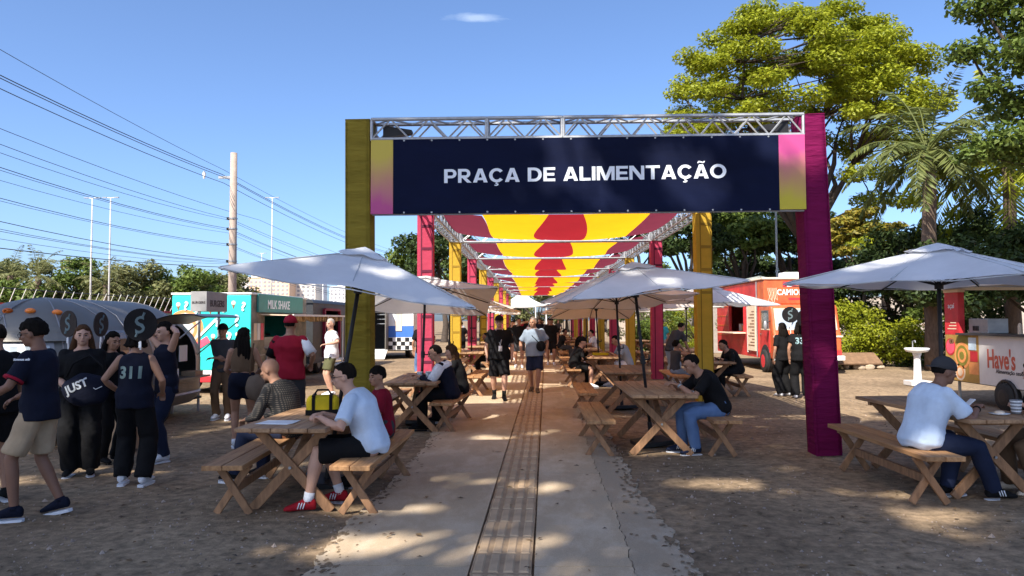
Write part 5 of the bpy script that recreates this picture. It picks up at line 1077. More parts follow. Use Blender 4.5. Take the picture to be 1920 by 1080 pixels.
def person(label, loc, rz, h=1.72, w=1.0, skin=SK_M, hair=('short', HB), top=('tee', 'black'), bottom=('trousers', 'black'), shoes=('black', 'white'), pose=None, lod=1, cap=None, group=None, female=False, glasses=False, socks=None):
    PID[0] += 1; pid = PID[0]; s = h / 1.72; p = dict(pose or {}); root = thing('person', label, 'person', (loc[0], loc[1], loc[2] if len(loc) > 2 else 0), rz, group)
    seat = p.get('seat', False); X, Zz = V((1, 0, 0)), V((0, 0, 1))
    pel = V(p.get('pel', (0, 0, .555 / s if seat else .945))); lean = RD(p.get('lean', 2)); side = RD(p.get('side', 0)); tw = RD(p.get('twist', 0))
    # spine
    pts = [pel.copy()]; ds = [0.0]; st = .052
    for i in range(10):
        t = (i + .5) / 10; a = lean * (.35 + 1.15 * t); u = V((sin(side), sin(a), cos(a) * cos(side))).normalized(); pts.append(pts[-1] + u * st); ds.append(ds[-1] + st)
    def S(d):
        if d <= 0: q = 0; f = d / st
        else: q = min(9, int(d / st)); f = d / st - q
        t = max(0, min(1, d / .52)); r = V((cos(tw * t), sin(tw * t), 0)); u = (pts[q + 1] - pts[q]).normalized(); r = (r - u * u.dot(r)).normalized()
        return pts[q] + (pts[q + 1] - pts[q]) * f, r, u.cross(r), u
    sw = .93 if female else 1.0
    TR = [(-.10, .10, .085), (-.04, .165, .115), (.03, .168 + .008 * female, .118), (.12, .142, .102), (.22, .150, .105), (.33, .168 * sw, .115), (.41, .165 * sw, .10), (.46, .115 * sw, .078), (.50, .062, .06)]
    def trings(o_, d0=-9, d1=9, extra=None):
        out = []
        for d, rx, ry in TR:
            if d < d0 - 1e-6 or d > d1 + 1e-6: continue
            wf = 1 + (w - 1) * (1.0 if d < .35 else .4); c, r, f, u = S(d); bulge = V((0, 0, 0))
            if w > 1.05 and .0 < d < .3: bulge = f * (w - 1) * .07
            if female and .28 < d < .42: bulge = f * .025
            out.append((c + bulge, r, f, rx * wf + o_, ry * wf + o_, 16))
        return out
    B = MB(); B.loft(trings(0))
    hips = []; 
    for sx in (-1, 1): c, r, f, u = S(-.03); hips.append(c + r * sx * .088 * (1 + (w - 1) * .5))
    fd = [V(p.get('fl', (-.10, .42, .085) if seat else (-.10, 0, .085))), V(p.get('fr', (.10, .42, .085) if seat else (.10, 0, .085)))]
    if seat: fd = [V((f.x, f.y, max(f.z, .085))) for f in fd]
    kh = [V(p.get('kl', (-.15, 1, .3))), V(p.get('kr', (.15, 1, .3)))]; fy = [p.get('yl', 8), p.get('yr', -8)]
    legs = []
    for i in range(2):
        tgt = fd[i].copy()
        k_, a_ = ik(hips[i], tgt, .44, .425, kh[i]); legs.append((hips[i], k_, a_))
        g = 1 + (w - 1) * .6
        B.path([hips[i], hips[i] + (k_ - hips[i]) * .35, hips[i] + (k_ - hips[i]) * .8, k_, k_ + (a_ - k_) * .3, k_ + (a_ - k_) * .7, a_], [.088 * g, .082 * g, .062 * g, .054 * g, .056 * g, .042, .036], 12, round_ends=True)
    c, r, f, u = S(.425); shs = [c - r * .165 * sw * (1 + (w - 1) * .5), c + r * .165 * sw * (1 + (w - 1) * .5)]
    hd_ = [p.get('hl'), p.get('hr')]; eh = [V(p.get('el', (-.6, -.6, -.4))), V(p.get('er', (.6, -.6, -.4)))]; arms = []
    for i, sx in enumerate((-1, 1)):
        if hd_[i] is None: tgt = shs[i] + V((sx * .07, .05, -.515))
        else: tgt = V(hd_[i])
        e_, w_ = ik(shs[i], tgt, .285, .255, eh[i]); arms.append((shs[i], e_, w_)); g = 1 + (w - 1) * .5
        B.path([shs[i], shs[i] + (e_ - shs[i]) * .4, e_, e_ + (w_ - e_) * .3, w_], [.050 * g, .046 * g, .037 * g, .038 * g, .026], 10, round_ends=True)
        # hand
        fdv = (w_ - e_).normalized(); hdir = V(p['dl' if i == 0 else 'dr']).normalized() if p.get('dl' if i == 0 else 'dr') else fdv
        if hd_[i] is None: hdir = (fdv + V((0, .12, -.2))).normalized()
        pn = V((-sx, .2, .0)) if hd_[i] is None else V(p.get('pn', (0, 0, -1))); pn = (pn - hdir * hdir.dot(pn)); pn = pn.normalized() if pn.length > .05 else hdir.orthogonal().normalized()
        cr = hdir.cross(pn); thumb_s = 1 if cr.dot(V((0, 1, .3)) if hd_[i] is None else V((-sx, 0, .3))) > 0 else -1
        pc = w_ + hdir * .085
        B.loft([(w_ + hdir * .0, cr, pn, .024, .018, 10), (w_ + hdir * .04, cr, pn, .036, .016, 10), (w_ + hdir * .088, cr, pn, .038, .013, 10)])
        curl = p.get('curl', .55)
        for q in range(4):
            o_ = w_ + hdir * .082 + cr * (-.028 + q * .0187); l = (.062, .075, .078, .066)[q] if thumb_s < 0 else (.066, .078, .075, .062)[q]; pp = [o_]; a = 0.15
            for z_ in range(3): a += curl * (1.0 if z_ else .5); pp.append(pp[-1] + (hdir * cos(a) + pn * sin(a)) * l * (.42, .33, .25)[z_])
            B.path(pp, [.0098, .009, .0085, .0075], 7, round_ends=True)
        o_ = w_ + hdir * .03 + cr * thumb_s * .03; B.path([o_, o_ + (hdir * .6 + cr * thumb_s * .6 + pn * .3) * .035, o_ + (hdir * 1.1 + cr * thumb_s * .5 + pn * .5) * .055], [.013, .0105, .009], 7, round_ends=True)
    # head
    hy, hp = p.get('head', (0, 0)); HRm = Matrix.Rotation(RD(hy), 3, 'Z') @ Matrix.Rotation(RD(hp), 3, 'X'); nb, r, f, u = S(.48); hc = S(.52)[0] + HRm @ V((0, .028, .112))
    H = lambda x, y, z: hc + HRm @ V((x, y, z))
    B.path([nb - u * .03, S(.52)[0], H(0, -.015, -.04)], [.064, .056, .056], 12)
    B.ell(H(0, -.012, .022), (.074, .094, .094), HRm, 16, 11); B.ell(H(0, .020, -.040), (.058, .068, .072), HRm, 14, 9); B.ell(H(0, .058, -.082), (.030, .026, .022), HRm, 10, 7)
    B.path([H(0, .082, .012), H(0, .100, -.012), H(0, .108, -.026)], [.009, .011, .013], 8, round_ends=True); B.ell(H(0, .079, .026), (.05, .014, .011), HRm, 10, 6); B.ell(H(0, .083, -.057), (.022, .012, .009), HRm, 8, 6)
    for sx in (-1, 1): B.ell(H(sx * .076, -.008, -.008), (.010, .020, .032), HRm, 8, 7); B.ell(H(sx * .038, .060, -.022), (.025, .022, .02), HRm, 8, 6)
    def fin(mb_, nm, m, parent=root, smooth=True):
        mb_.v = [(v[0] * s, v[1] * s, v[2] * s) for v in mb_.v]; return mb_.obj(nm, m, parent, smooth)
    remesh_later(fin(B, 'body', skin), (.0104, .0165, .03)[lod], 3 if lod < 2 else 2)
    if lod < 2:
        for sx in (-1, 1): e_ = MB(); e_.ell(H(sx * .031, .0785, .006), (.0125, .007, .0065), HRm, 8, 6); fin(e_, 'eye', BLACK)
        mo = MB(); mo.ell(H(0, .0905, -.057), (.021, .006, .005), HRm, 8, 6); fin(mo, 'mouth', mat('lips', (.22, .07, .06), .6))
        if not female or True:
            for sx in (-1, 1): bw = MB(); bw.path([H(sx * .015, .090, .027), H(sx * .034, .086, .031), H(sx * .05, .074, .026)], .0042, 6); fin(bw, 'eyebrow', HB if hair[1] is not HG else HG)
    if glasses:
        g_ = MB()
        for sx in (-1, 1):
            g_.path([H(sx * .034 + .024 * cos(a), .094, .004 + .018 * sin(a)) for a in [k * pi / 6 for k in range(13)]], .0022, 5); g_.path([H(sx * .058, .092, .01), H(sx * .078, .02, .01), H(sx * .08, -.02, .005)], .0022, 5)
        g_.path([H(-.01, .096, .008), H(.01, .096, .008)], .0022, 5); fin(g_, 'glasses', BLACK)
    # hair
    kind, hm = hair; rr = random.Random(pid)
    if kind != 'bald':
        ph = [rr.uniform(0, 6) for _ in range(4)]; amp = {'curly': .07, 'messy': .06}.get(kind, .03); fl_ = .58 if kind not in ('fringe', 'curly') else .30
        def fn(d):
            q = 1 + amp * (sin(9 * d.x + ph[0]) * sin(8 * d.y + ph[1]) + .6 * sin(17 * d.z + ph[2]) * sin(15 * d.x + ph[3]))
            az_ = math.atan2(d.x, d.y); q += .018 * sin(23 * az_ + 4 * d.z + ph[2]) + .014 * sin(37 * az_ - 6 * d.z + ph[1])
            hl_ = fl_ + .10 * sin(5 * d.x + ph[0])
            k = max(0, min(1, (hl_ - d.z) * 4)) * max(0, min(1, (d.y - .12) * 5))            # forehead and temples
            k = max(k, max(0, min(1, (.06 - d.z) * 4)) * max(0, min(1, (d.y + .30) * 4)))     # round the ears
            k = max(k, max(0, min(1, (-.42 - d.z) * 4)))                                     # nape
            return q * (1 - .27 * k)
        hb = MB(); vol = 1.05 if kind in ('curly', 'messy', 'long', 'fringe', 'pony') else .955
        hb.ell(H(0, -.018, .026), (.084 * vol, .105 * vol, .106 * vol), HRm, 46 if lod < 2 else 24, 26 if lod < 2 else 14, fn=fn)
        if kind == 'long':
            L_ = p.get('hairlen', .34)
            for k in range(7):
                ox = -.075 + .025 * k; o1 = rr.uniform(-.012, .012)
                q0 = H(ox * .8, -.075 + abs(ox) * .55, .05); q1 = H(ox * 1.1, -.105 + abs(ox) * .7, -.06); q2 = q1 + V((ox * .25 + o1, -.012 - .35 * max(0, lean) * 0, -L_ * .5)); q3 = q2 + V((o1, .012, -L_ * .5))
                hb.path([q0, q1, q2, q3], [.030, .036, .036, .012], 8)
        if kind == 'pony': hb.path([H(0, -.11, .04), H(0, -.17, .02), H(0, -.17, -.10), H(0, -.14, -.22)], [.02, .03, .03, .01], 8)
        fin(hb, 'hair', hm)
    if cap:
        cb = MB(); cb.ell(H(0, -.014, .034), (.092, .113, .112), HRm, 22, 14, fn=lambda d: 1.0 if d.z > -.08 else .7); o_ = fin(cb, 'cap', C[cap]); vz = MB(); sg_ = -1 if p.get('capback') else 1
        poly = [(-.075, 0), (-.07, .05), (-.045, .085), (0, .10), (.045, .085), (.07, .05), (.075, 0)]
        vz.prism(poly if sg_ > 0 else [(a, b) for a, b in poly], H(0, sg_ * .072, .040), HRm @ V((sg_ * 1.0, 0, 0)), HRm @ V((0, sg_ * 1.0, -.16)), .008); fin(vz, 'visor', C[cap], o_, False)
    # clothes
    vox = (.0155, .022, .032)[lod]; tk_, tc_ = top[0], C[top[1]]; fold = .006 if lod < 2 else 0
    sh_ = MB(); lo_ = -.10 if tk_ != 'crop' else .12
    ins = top[2] if len(top) > 2 else .020
    rg = [q for q in trings(ins, lo_, .47)]
    if tk_ != 'crop' and not seat: c, r, f, u = S(-.12); rg[0] = (c, r, f, (.172 + ins) * (1 + (w - 1)), (.120 + ins) * (1 + (w - 1)), 16)
    c, r, f, u = S(.488); rg.append((c, r, f, .072, .066, 16)); sh_.loft(rg)
    sl = {'tee': .78, 'jersey': .55, 'tank': 0, 'long': 2.0, 'crop': 0, 'vest': .12, 'longtee': .95}.get(tk_, .75)
    if sl:
        for (a, b, c2) in arms:
            if sl <= 1: e = a + (b - a) * sl; q = a + (b - a) * (sl * .5); sh_.path([a, q, e], [.060 + ins * .25, .058 + ins * .3, .060 + ins * .55], 12, round_ends=False); sh_.ell(a, (.058 + ins * .3,) * 3)
            else: sh_.path([a, a + (b - a) * .5, b, b + (c2 - b) * .85], [.062, .060, .055, .040], 12); sh_.ell(a, (.064,) * 3)
    sho = remesh_later(fin(sh_, 'shirt', tc_), vox, 3, fold, pid)
    bk, bc_ = bottom[0], C[bottom[1]]; pb = MB(); o_ = {'wide': .035, 'shorts': .022, 'trousers': .016, 'jeans': .012, 'skirt': .02}[bk]
    pb.loft(trings(.014, -.10, .13))
    for (hp_, k_, a_) in legs:
        g = 1 + (w - 1) * .6
        if bk == 'shorts': e = bottom[2] if len(bottom) > 2 else .82; pb.path([hp_, hp_ + (k_ - hp_) * .4, hp_ + (k_ - hp_) * e], [.100 * g, .098 * g, .088 * g + o_ * .5], 14)
        else: pb.path([hp_, hp_ + (k_ - hp_) * .4, hp_ + (k_ - hp_) * .85, k_, k_ + (a_ - k_) * .4, a_ + (a_ - k_).normalized() * .015], [.098 * g + o_ * .3, .092 * g + o_ * .4, .070 * g + o_, .062 * g + o_, .058 * g + o_ * 1.2, .050 + o_ * 1.3], 14)
    remesh_later(fin(pb, 'shorts' if bk == 'shorts' else 'trousers', bc_), vox, 3, fold, pid + 50)
    # shoes
    for i, (hp_, k_, a_) in enumerate(legs):
        yw = RD(fy[i]); fdv = V((-sin(yw), cos(yw), 0)); sd = V((cos(yw), sin(yw), 0)); pt_ = p.get('toe', (0, 0))[i]; fu = V((0, 0, 1)); fdv2 = (fdv * cos(RD(pt_)) + V((0, 0, sin(RD(pt_))))).normalized(); up2 = sd.cross(fdv2)
        g0 = a_ - up2 * .058; sb_ = MB()
        sb_.loft([(g0 - fdv2 * .068 + up2 * .03, sd, up2, .022, .028, 12), (g0 - fdv2 * .055 + up2 * .035, sd, up2, .036, .045, 12), (g0 + up2 * .045, sd, up2, .040, .055, 12), (g0 + fdv2 * .07 + up2 * .028, sd, up2, .042, .040, 12), (g0 + fdv2 * .14 + up2 * .012, sd, up2, .045, .028, 12), (g0 + fdv2 * .185 + up2 * .004, sd, up2, .032, .018, 12), (g0 + fdv2 * .198, sd, up2, .015, .010, 12)])
        sb_.path([g0 + up2 * .05, a_ + (k_ - a_).normalized() * .03], [.043, .040], 12); so = fin(sb_, 'shoe', C[shoes[0]])
        sl_ = MB(); poly = [(-.032, -.07), (-.04, -.04), (-.040, .04), (-.047, .13), (-.035, .185), (0, .205), (.035, .185), (.047, .13), (.040, .04), (.04, -.04), (.032, -.07), (0, -.08)]
        sl_.prism(poly[::-1], g0 - up2 * .0265, sd, fdv2, -.026); fin(sl_, 'sole', C[shoes[1]], so, False)
        if len(shoes) > 2 and lod == 0:
            for q in range(3): st_ = MB(); c_ = g0 + fdv2 * (.035 + .022 * q) + up2 * .03; st_.path([c_ + sd * .046 - up2 * .02, c_ + sd * .043 + up2 * .03 - fdv2 * .015], .005, 5); st_.path([c_ - sd * .046 - up2 * .02, c_ - sd * .043 + up2 * .03 - fdv2 * .015], .005, 5); fin(st_, 'stripe', C[shoes[2]], so)
        if socks: sk_ = MB(); sk_.path([a_ - (k_ - a_).normalized() * .01, a_ + (k_ - a_).normalized() * socks[1]], [.041, .044], 12); fin(sk_, 'sock', C[socks[0]])
    return dict(root=root, shirt=sho, head=hc * s, H=lambda x, y, z: (hc + HRm @ V((x, y, z))) * s, S=lambda d: S(d)[0] * s, arms=arms, s=s, fin=fin, MB=MB, back=(S(.3)[0] * s, S(.3)[2]))
def sit(lean=18, hl=(-.16, .42, .80), hr=(.16, .42, .80), **k): d = dict(seat=True, lean=lean, hl=hl, hr=hr); d.update(k); return d
def part(pp, nm, m, mb_): return mb_.obj(nm, m, pp['root'], True)
# --- group standing by the silver trailer
a = person('man in navy T-shirt, beige shorts and glasses walking left at the left edge', (-4.25, 6.28), 97, 1.70, .98, SK_D, ('curly', HB), ('tee', 'navy', .03), ('shorts', 'khaki', .9), ('navy', 'white'), dict(fl=(-.12, .13, .085), fr=(.12, -.13, .095), hl=(-.24, .34, 1.02), hr=(.2, .30, 1.0), head=(6, -12), lean=3, toe=(0, -12), yl=10), 0, glasses=True)
m_ = MB(); m_.path([V(a['arms'][0][0]) * a['s'] + (V(a['arms'][0][1]) - V(a['arms'][0][0])) * a['s'] * q for q in (.70, .78)], [.0785, .081], 14); part(a, 'sleeve_band', C['red'], m_)
text('the summit', .028, LETTER, a['root'], (-.30, .0, 1.335), (0, 1, 0), (0, 0, 1), bold=.0008)
person('person in black cut off by the left edge of the view', (-4.98, 6.75), 60, 1.66, 1.05, SK_M, ('short', HB), ('tee', 'black'), ('shorts', 'black'), ('black', 'white'), dict(hr=(.24, .16, .86), lean=4), 1)
b = person('brown-haired woman in black holding a navy bag, facing the camera', (-4.92, 7.95), 203, 1.63, 1.22, SK_L, ('long', HBR), ('longtee', 'black', .025), ('wide', 'black'), ('black', 'white'), dict(hl=(-.02, .27, 1.05), hr=(.10, .27, 1.0), head=(8, 2), hairlen=.22), 0, female=True)
bag = thing('duffel_bag', 'navy bag printed JUST carried by the brown-haired woman', 'bag', (-4.62, 7.55, .80), 12)
g_ = MB(); g_.ell((0, 0, .15), (.24, .09, .17), nu=18, nv=12, fn=lambda d: 1 + .05 * sin(6 * d.x + 3 * d.z)); bg_ = g_.obj('bag_body', C['navy'], bag, True); MB().path([(-.2, 0, .28), (-.14, .0, .42), (.0, .05, .50), (.14, 0, .40), (.2, 0, .26)], .012, 6).obj('strap_or_shade_band', C['black'], bag, True)
text('JUST', .115, LETTER, bag, (-.06, -.14, .16), (.9, .0, .42), (-.42, 0, .9), bold=.004, project=(bg_, (0, 1, 0)))
MB().path([(.09, -.086, .175), (.11, -.086, .160), (.165, -.070, .188)], .004, 5).obj('tick_mark', LETTER, bag)
c_ = person('dark-haired woman in black facing right beside the silver trailer', (-5.02, 8.65), -112, 1.55, 1.05, SK_M, ('long', HB), ('tee', 'black'), ('trousers', 'black'), ('black', 'black'), dict(hl=(-.05, .30, 1.02), hr=(.14, .30, .98), head=(-6, -8), hairlen=.26), 0, female=True)
m_ = MB(); m_.box((.02, .36, .86), (.22, .05, .13)); part(c_, 'pouch', C['cream'], m_)
d = person('woman seen from behind in navy jersey number 311 and wide black trousers', (-4.10, 7.52), 8, 1.60, 1.0, SK_M, ('long', HB), ('tank', 'navy', .03), ('wide', 'black'), ('white', 'white'), dict(hl=(-.25, .16, 1.0), hr=(.22, .20, .98), hairlen=.02, head=(0, -4), fl=(-.13, .02, .085), fr=(.12, -.04, .085)), 0, female=True)
text('311', .165, mat('jersey_number', (.34, .46, .42), .7), d['root'], (0, -.3, 1.08), (1, 0, 0), (0, 0, 1), bold=.006, xs=1.0, project=(d['shirt'], (0, 1, 0)))
e = person('woman in dark top with one arm raised behind her head', (-4.40, 8.78), 138, 1.66, .95, SK_L, ('pony', HB), ('tank', 'navy', .02), ('trousers', 'darkdenim'), ('white', 'white'), dict(hl=(-.09, -.02, 1.63), el=(-1, .15, -.05), hr=(.12, .02, 1.60), er=(1, .3, .1), dl=(.8, -.3, .3), dr=(-.8, -.3, .3), head=(10, -4), fl=(-.09, .06, .085)), 0, female=True)
def fan(label, x, y, z, r, rz, hl=.26, card=None):
    t_ = thing('hand_fan', label, 'hand fan', (x, y, z), rz, 'round black hand fans'); m_ = MB(); m_.disc((0, 0, 0), (0, 1, 0), r, .012, 32); m_.obj('disc', mat('fan_card_brown', (.05, .04, .035), .8, spec=.12) if card else mat('fan_card', (.014, .013, .014), .8, spec=.12), t_); MB().path([(0, 0, -r), (0, .01, -r - hl)], .009, 6).obj('handle', WHITE, t_); MB().box((0, -.008, -r - .04), (.026, .004, .06)).obj('tag', PAPER, t_)
    EM = mat('fan_emblem', (.12, .17, .18), .8)
    text('S', r * 1.45, EM, t_, (0, -.008, -r * .5), (1, 0, .25), (-.05, 0, 1), bold=.003, xs=1.0)
    for q in (-1, 1): MB().path([(q * r * .16, -.009, q * r * .5), (q * r * .26, -.009, q * r * .74)], .012, 5).obj('emblem_bar', EM, t_)
fan('round black fan, left of the two seen edge-on above the group', -5.28, 8.25, 1.63, .15, -25, card=1); fan('round black fan, right of the two seen edge-on above the group', -5.26, 8.85, 1.62, .15, 90, card=1); fan('round black fan with pale emblem at the head of the woman in jersey 311', -3.99, 7.40, 1.62, .165, 6, .09)
# --- in front of the trucks
f = person('man in dark grey T-shirt and cap standing with arms folded', (-5.30, 12.5), 186, 1.62, 1.0, SK_M, ('short', HB), ('tee', 'charcoal'), ('trousers', 'brown'), ('white', 'white'), dict(hl=(.10, .20, 1.10), hr=(-.10, .20, 1.06), dl=(1, 0, 0), dr=(-1, 0, 0)), 1, cap='black')
g = person('woman seen from behind with long black hair, bare back and navy shorts', (-3.85, 9.7), 14, 1.58, 1.05, SK_M, ('long', HB), ('crop', 'brown', .008), ('shorts', 'navy', .5), ('white', 'white'), dict(hl=(-.12, .26, 1.0), hr=(.16, .24, 1.02), hairlen=.52, head=(-25, -4)), 0, female=True)
hb_ = thing('shoulder_bag', 'slouchy taupe bag hanging at the hip of the bare-backed woman', 'bag', (-3.66, 9.66, .62)); m_ = MB(); m_.ell((0, 0, .17), (.13, .12, .19), nu=16, nv=12, fn=lambda d_: 1 + .06 * sin(7 * d_.x) - .15 * max(0, d_.z)); m_.obj('bag_body', cloth('taupe', (.16, .12, .09)), hb_, True); MB().path([(-.08, -.0, .30), (-.06, -.02, .5), (-.03, .0, .74)], .012, 6).obj('strap_or_shade_band', C['brown'], hb_)
r_ = person('man in red polo and red cap seen from behind', (-3.46, 10.4), 4, 1.74, 1.15, SK_M, ('short', HB), ('tee', 'red', .028), ('trousers', 'charcoal'), ('black', 'white'), dict(hl=(-.16, .28, 1.08), hr=(.27, .14, 1.02), head=(-4, 0)), 0, cap='red')
for q, cm in ((0, 'black'), (1, 'white')): a0, b0 = r_['arms'][q][0], r_['arms'][q][1]; m_ = MB(); m_.path([(a0 + (b0 - a0) * t) * r_['s'] for t in (.05, .5, .88)], [.068, .073, .078], 14); part(r_, 'sleeve', C[cm], m_)
wm = person('man in white T-shirt and grey shorts looking back by the dark truck', (-4.45, 16.2), 118, 1.72, 1.05, SK_L, ('short', HG), ('tee', 'white', .03), ('shorts', 'olive'), ('white', 'white'), dict(hl=(-.34, .20, 1.15), hr=(.25, .02, .95), head=(30, 0)), 1)
person('worker in maroon T-shirt inside the dark truck doorway', (-7.05, 24.3, .5), -95, 1.66, 1.0, SK_M, ('short', HB), ('tee', 'maroon'), ('trousers', 'black'), ('black', 'black'), dict(hl=(-.12, .35, 1.1), hr=(.12, .35, 1.1)), 1, cap='black')
# --- seated at the near left table
ma = person('man in white T-shirt, black shorts and glasses sitting at the nearest left table', (-1.46, 6.66), 92, 1.76, 1.16, SK_L, ('short', HB), ('tee', 'skyblue', .024), ('shorts', 'black', .98), ('redshoe', 'white', 'white'), sit(26, hl=(-.20, .40, .785), hr=(.10, .46, .785), fl=(-.22, .50, .085), fr=(.10, .30, .085), head=(6, -8), dl=(.9, .5, 0), dr=(-.8, .6, 0)), 0, glasses=True, socks=('white', .08))
person('boy in maroon T-shirt sitting behind the man in white T-shirt', (-1.52, 7.52), 108, 1.45, .95, SK_M, ('fringe', HB), ('tee', 'maroon'), ('shorts', 'charcoal'), ('black', 'white'), sit(8, hl=(-.12, .30, .66), hr=(.12, .32, .68), head=(28, -4)), 0)
person('bald man in dark plaid shirt sitting with his back to the nearest left table', (-2.52, 7.62), 74, 1.74, 1.1, SK_M, ('bald', HB), ('long', 'plaid', .022), ('trousers', 'darkdenim'), ('black', 'white'), sit(24, hl=(-.10, .46, .62), hr=(.14, .46, .60), head=(6, -14), fl=(-.12, .55, .085), fr=(.14, .42, .085)), 0)
# --- couple at the second left table
ju = person('man in navy and white jacket sitting at the second left table', (-1.28, 11.3), 92, 1.74, 1.1, SK_M, ('short', HB), ('long', 'navy', .028), ('trousers', 'black'), ('black', 'black'), sit(22, hl=(-.12, .46, .80), hr=(.1, .48, .80), head=(0, -14)), 0)
m_ = MB(); cc = ju['S'](.40); m_.ell(V((cc[0], cc[1], cc[2])) + V((0, 0, .005)), (.235, .155, .085), Matrix.Rotation(RD(-22), 3, 'X')); part(ju, 'white_yoke', C['white'], m_)
a0, b0, c0 = ju['arms'][0]; m_ = MB(); m_.path([(a0 + (b0 - a0) * t) * ju['s'] for t in (0, .5, .95)], [.078, .074, .07], 14); part(ju, 'sleeve', C['white'], m_)
person('woman with long brown hair in black sitting beside the man in the jacket', (-1.18, 12.05), 84, 1.64, 1.0, SK_L, ('long', HBR), ('long', 'black', .02), ('trousers', 'black'), ('black', 'white'), sit(16, head=(0, -16), hairlen=.46), 1, female=True)
# --- walking along the path
k1 = person('man in black T-shirt and long black shorts with lanyard walking up the path', (-.72, 15.35), 183, 1.76, 1.18, SK_L, ('short', HB), ('tee', 'black', .032), ('shorts', 'black', 1.0), ('black', 'white'), dict(fl=(-.09, .16, .085), fr=(.10, -.17, .11), toe=(0, -15)), 0, cap='black', glasses=True, socks=('black', .12))
m_ = MB(); m_.path([(-.07, .085, 1.46), (-.045, .17, 1.25), (-.02, .185, 1.13)], .006, 5); m_.path([(.07, .085, 1.46), (.02, .17, 1.25), (-.02, .185, 1.13)], .006, 5); part(k1, 'lanyard', C['white'], m_); m_ = MB(); m_.box((-.02, .195, 1.07), (.075, .006, .11)); part(k1, 'badge', PAPER, m_)
k2 = person('grey-haired man in blue-grey T-shirt and dark shorts walking up the path', (.02, 16.9), 176, 1.74, 1.1, SK_M, ('short', HG), ('tee', 'bluegrey', .038), ('shorts', 'darkdenim', .95), ('brown', 'black'), dict(fl=(-.06, .12, .085), fr=(.08, -.15, .10), hl=(-.26, .12, .92), hr=(.30, .10, .90), side=3, head=(-22, -4)), 0)
m_ = MB(); m_.path([(.16, .06, 1.43), (.04, .165, 1.28), (-.12, .165, 1.12)], .011, 6); part(k2, 'bag_strap', C['black'], m_); m_ = MB(); m_.ell((-.15, .18, 1.06), (.11, .06, .12)); part(k2, 'sling_bag', C['black'], m_)
person('man in black with lanyard walking behind the grey-haired man, left', (-.52, 25.6), 182, 1.74, 1.05, SK_M, ('short', HB), ('tee', 'black', .03), ('shorts', 'charcoal'), ('white', 'white'), dict(fl=(-.1, .1, .085), fr=(.1, -.12, .1), hl=(-.08, .16, 1.5)), 1)
person('man in black cap walking behind the grey-haired man, right', (.62, 27.2), 178, 1.76, 1.05, SK_M, ('short', HB), ('tee', 'black', .03), ('shorts', 'black'), ('white', 'white'), dict(fl=(-.1, .1, .085), fr=(.1, -.12, .1)), 1, cap='black')
# --- right-hand tables
person('woman in black with cap sitting at the left bench of the third right table', (.98, 18.15), -88, 1.62, 1.05, SK_L, ('pony', HB), ('long', 'black', .03), ('shorts', 'black'), ('white', 'white'), sit(22, head=(-12, -6), hl=(-.10, .40, .95), hr=(.1, .42, .8)), 1, female=True, cap='black')
person('dark-haired woman sitting beyond the woman in black cap', (1.0, 18.95), -80, 1.58, 1.0, SK_L, ('long', HB), ('tee', 'charcoal'), ('trousers', 'black'), ('black', 'white'), sit(20, head=(10, -6), hl=(-.05, .35, 1.1)), 1, female=True)
person('man in light T-shirt sitting opposite the woman in black cap', (2.34, 18.7), 92, 1.76, 1.1, SK_M, ('short', HB), ('tee', 'grey', .03), ('shorts', 'white'), ('white', 'white'), sit(28, head=(0, -22)), 1)
ph = person('man in black T-shirt and blue jeans bent over his phone', (2.30, 9.36), 96, 1.74, 1.08, SK_M, ('short', HB), ('tee', 'black', .024), ('jeans', 'denim'), ('darkdenim', 'white', 'white'), sit(34, hl=(-.06, .52, .83), hr=(.08, .54, .84), head=(0, -26), fl=(-.13, .34, .085), fr=(.07, .44, .085), dl=(.35, .8, .2), dr=(-.35, .8, .2), curl=.8), 0)
w_ = V(ph['arms'][0][2]) * ph['s']; e_ = V(ph['arms'][0][1]) * ph['s']; m_ = MB(); dd = (w_ - e_).normalized(); m_.path([w_ - dd * .035, w_ - dd * .01], [.034, .034], 14); part(ph, 'wristwatch', GREYMETAL, m_)
po = thing('phone', 'phone held by the man in black T-shirt and jeans', 'phone', (1.72, 9.39, .875), 96); bevel(MB().box((0, .02, .0), (.075, .010, .15), Matrix.Rotation(RD(-50), 3, 'X')).obj('phone_body', BLACK, po), .006, 2)
bo = person('boy in dark vest drinking, sitting left of the second yellow column', (3.08, 16.35), -70, 1.45, .95, SK_M, ('curly', HB), ('vest', 'charcoal'), ('shorts', 'bluegrey'), ('white', 'white'), sit(6, head=(10, 6), hl=(-.05, .24, 1.14), hr=(.06, .26, 1.10), el=(-1, .0, .1), er=(1, .1, -.2)), 1)
person('person in dark top and grey trousers bending over the table behind the boy', (3.55, 19.3), -60, 1.70, 1.0, SK_M, ('short', HB), ('tee', 'charcoal'), ('wide', 'grey'), ('white', 'white'), dict(lean=38, hl=(-.1, .5, .85), hr=(.12, .5, .85), head=(0, -20)), 1)
person('person in black leaning on the table right of the second yellow column', (4.42, 16.3), 100, 1.70, 1.05, SK_M, ('short', HB), ('long', 'black', .03), ('trousers', 'black'), ('black', 'white'), sit(34, head=(0, -20)), 1)
person('person in bright cyan top standing far behind the pink column', (5.0, 29.0), 150, 1.66, 1.0, SK_M, ('short', HB), ('tee', 'cyan'), ('shorts', 'grey'), ('white', 'white'), {}, 2)
j = person('woman seen from behind in black jersey number 334', (5.52, 15.55), -12, 1.62, 1.05, SK_M, ('long', HB), ('jersey', 'black', .035), ('wide', 'black'), ('white', 'white'), dict(hairlen=.12, fl=(-.12, 0, .085), fr=(.12, 0, .085)), 1, female=True)
text('334', .175, mat('jersey_number_blue', (.42, .62, .66), .7), j['root'], (0.02, -.3, 1.14), (1, 0, 0), (0, 0, 1), bold=.006, project=(j['shirt'], (0, 1, 0)))
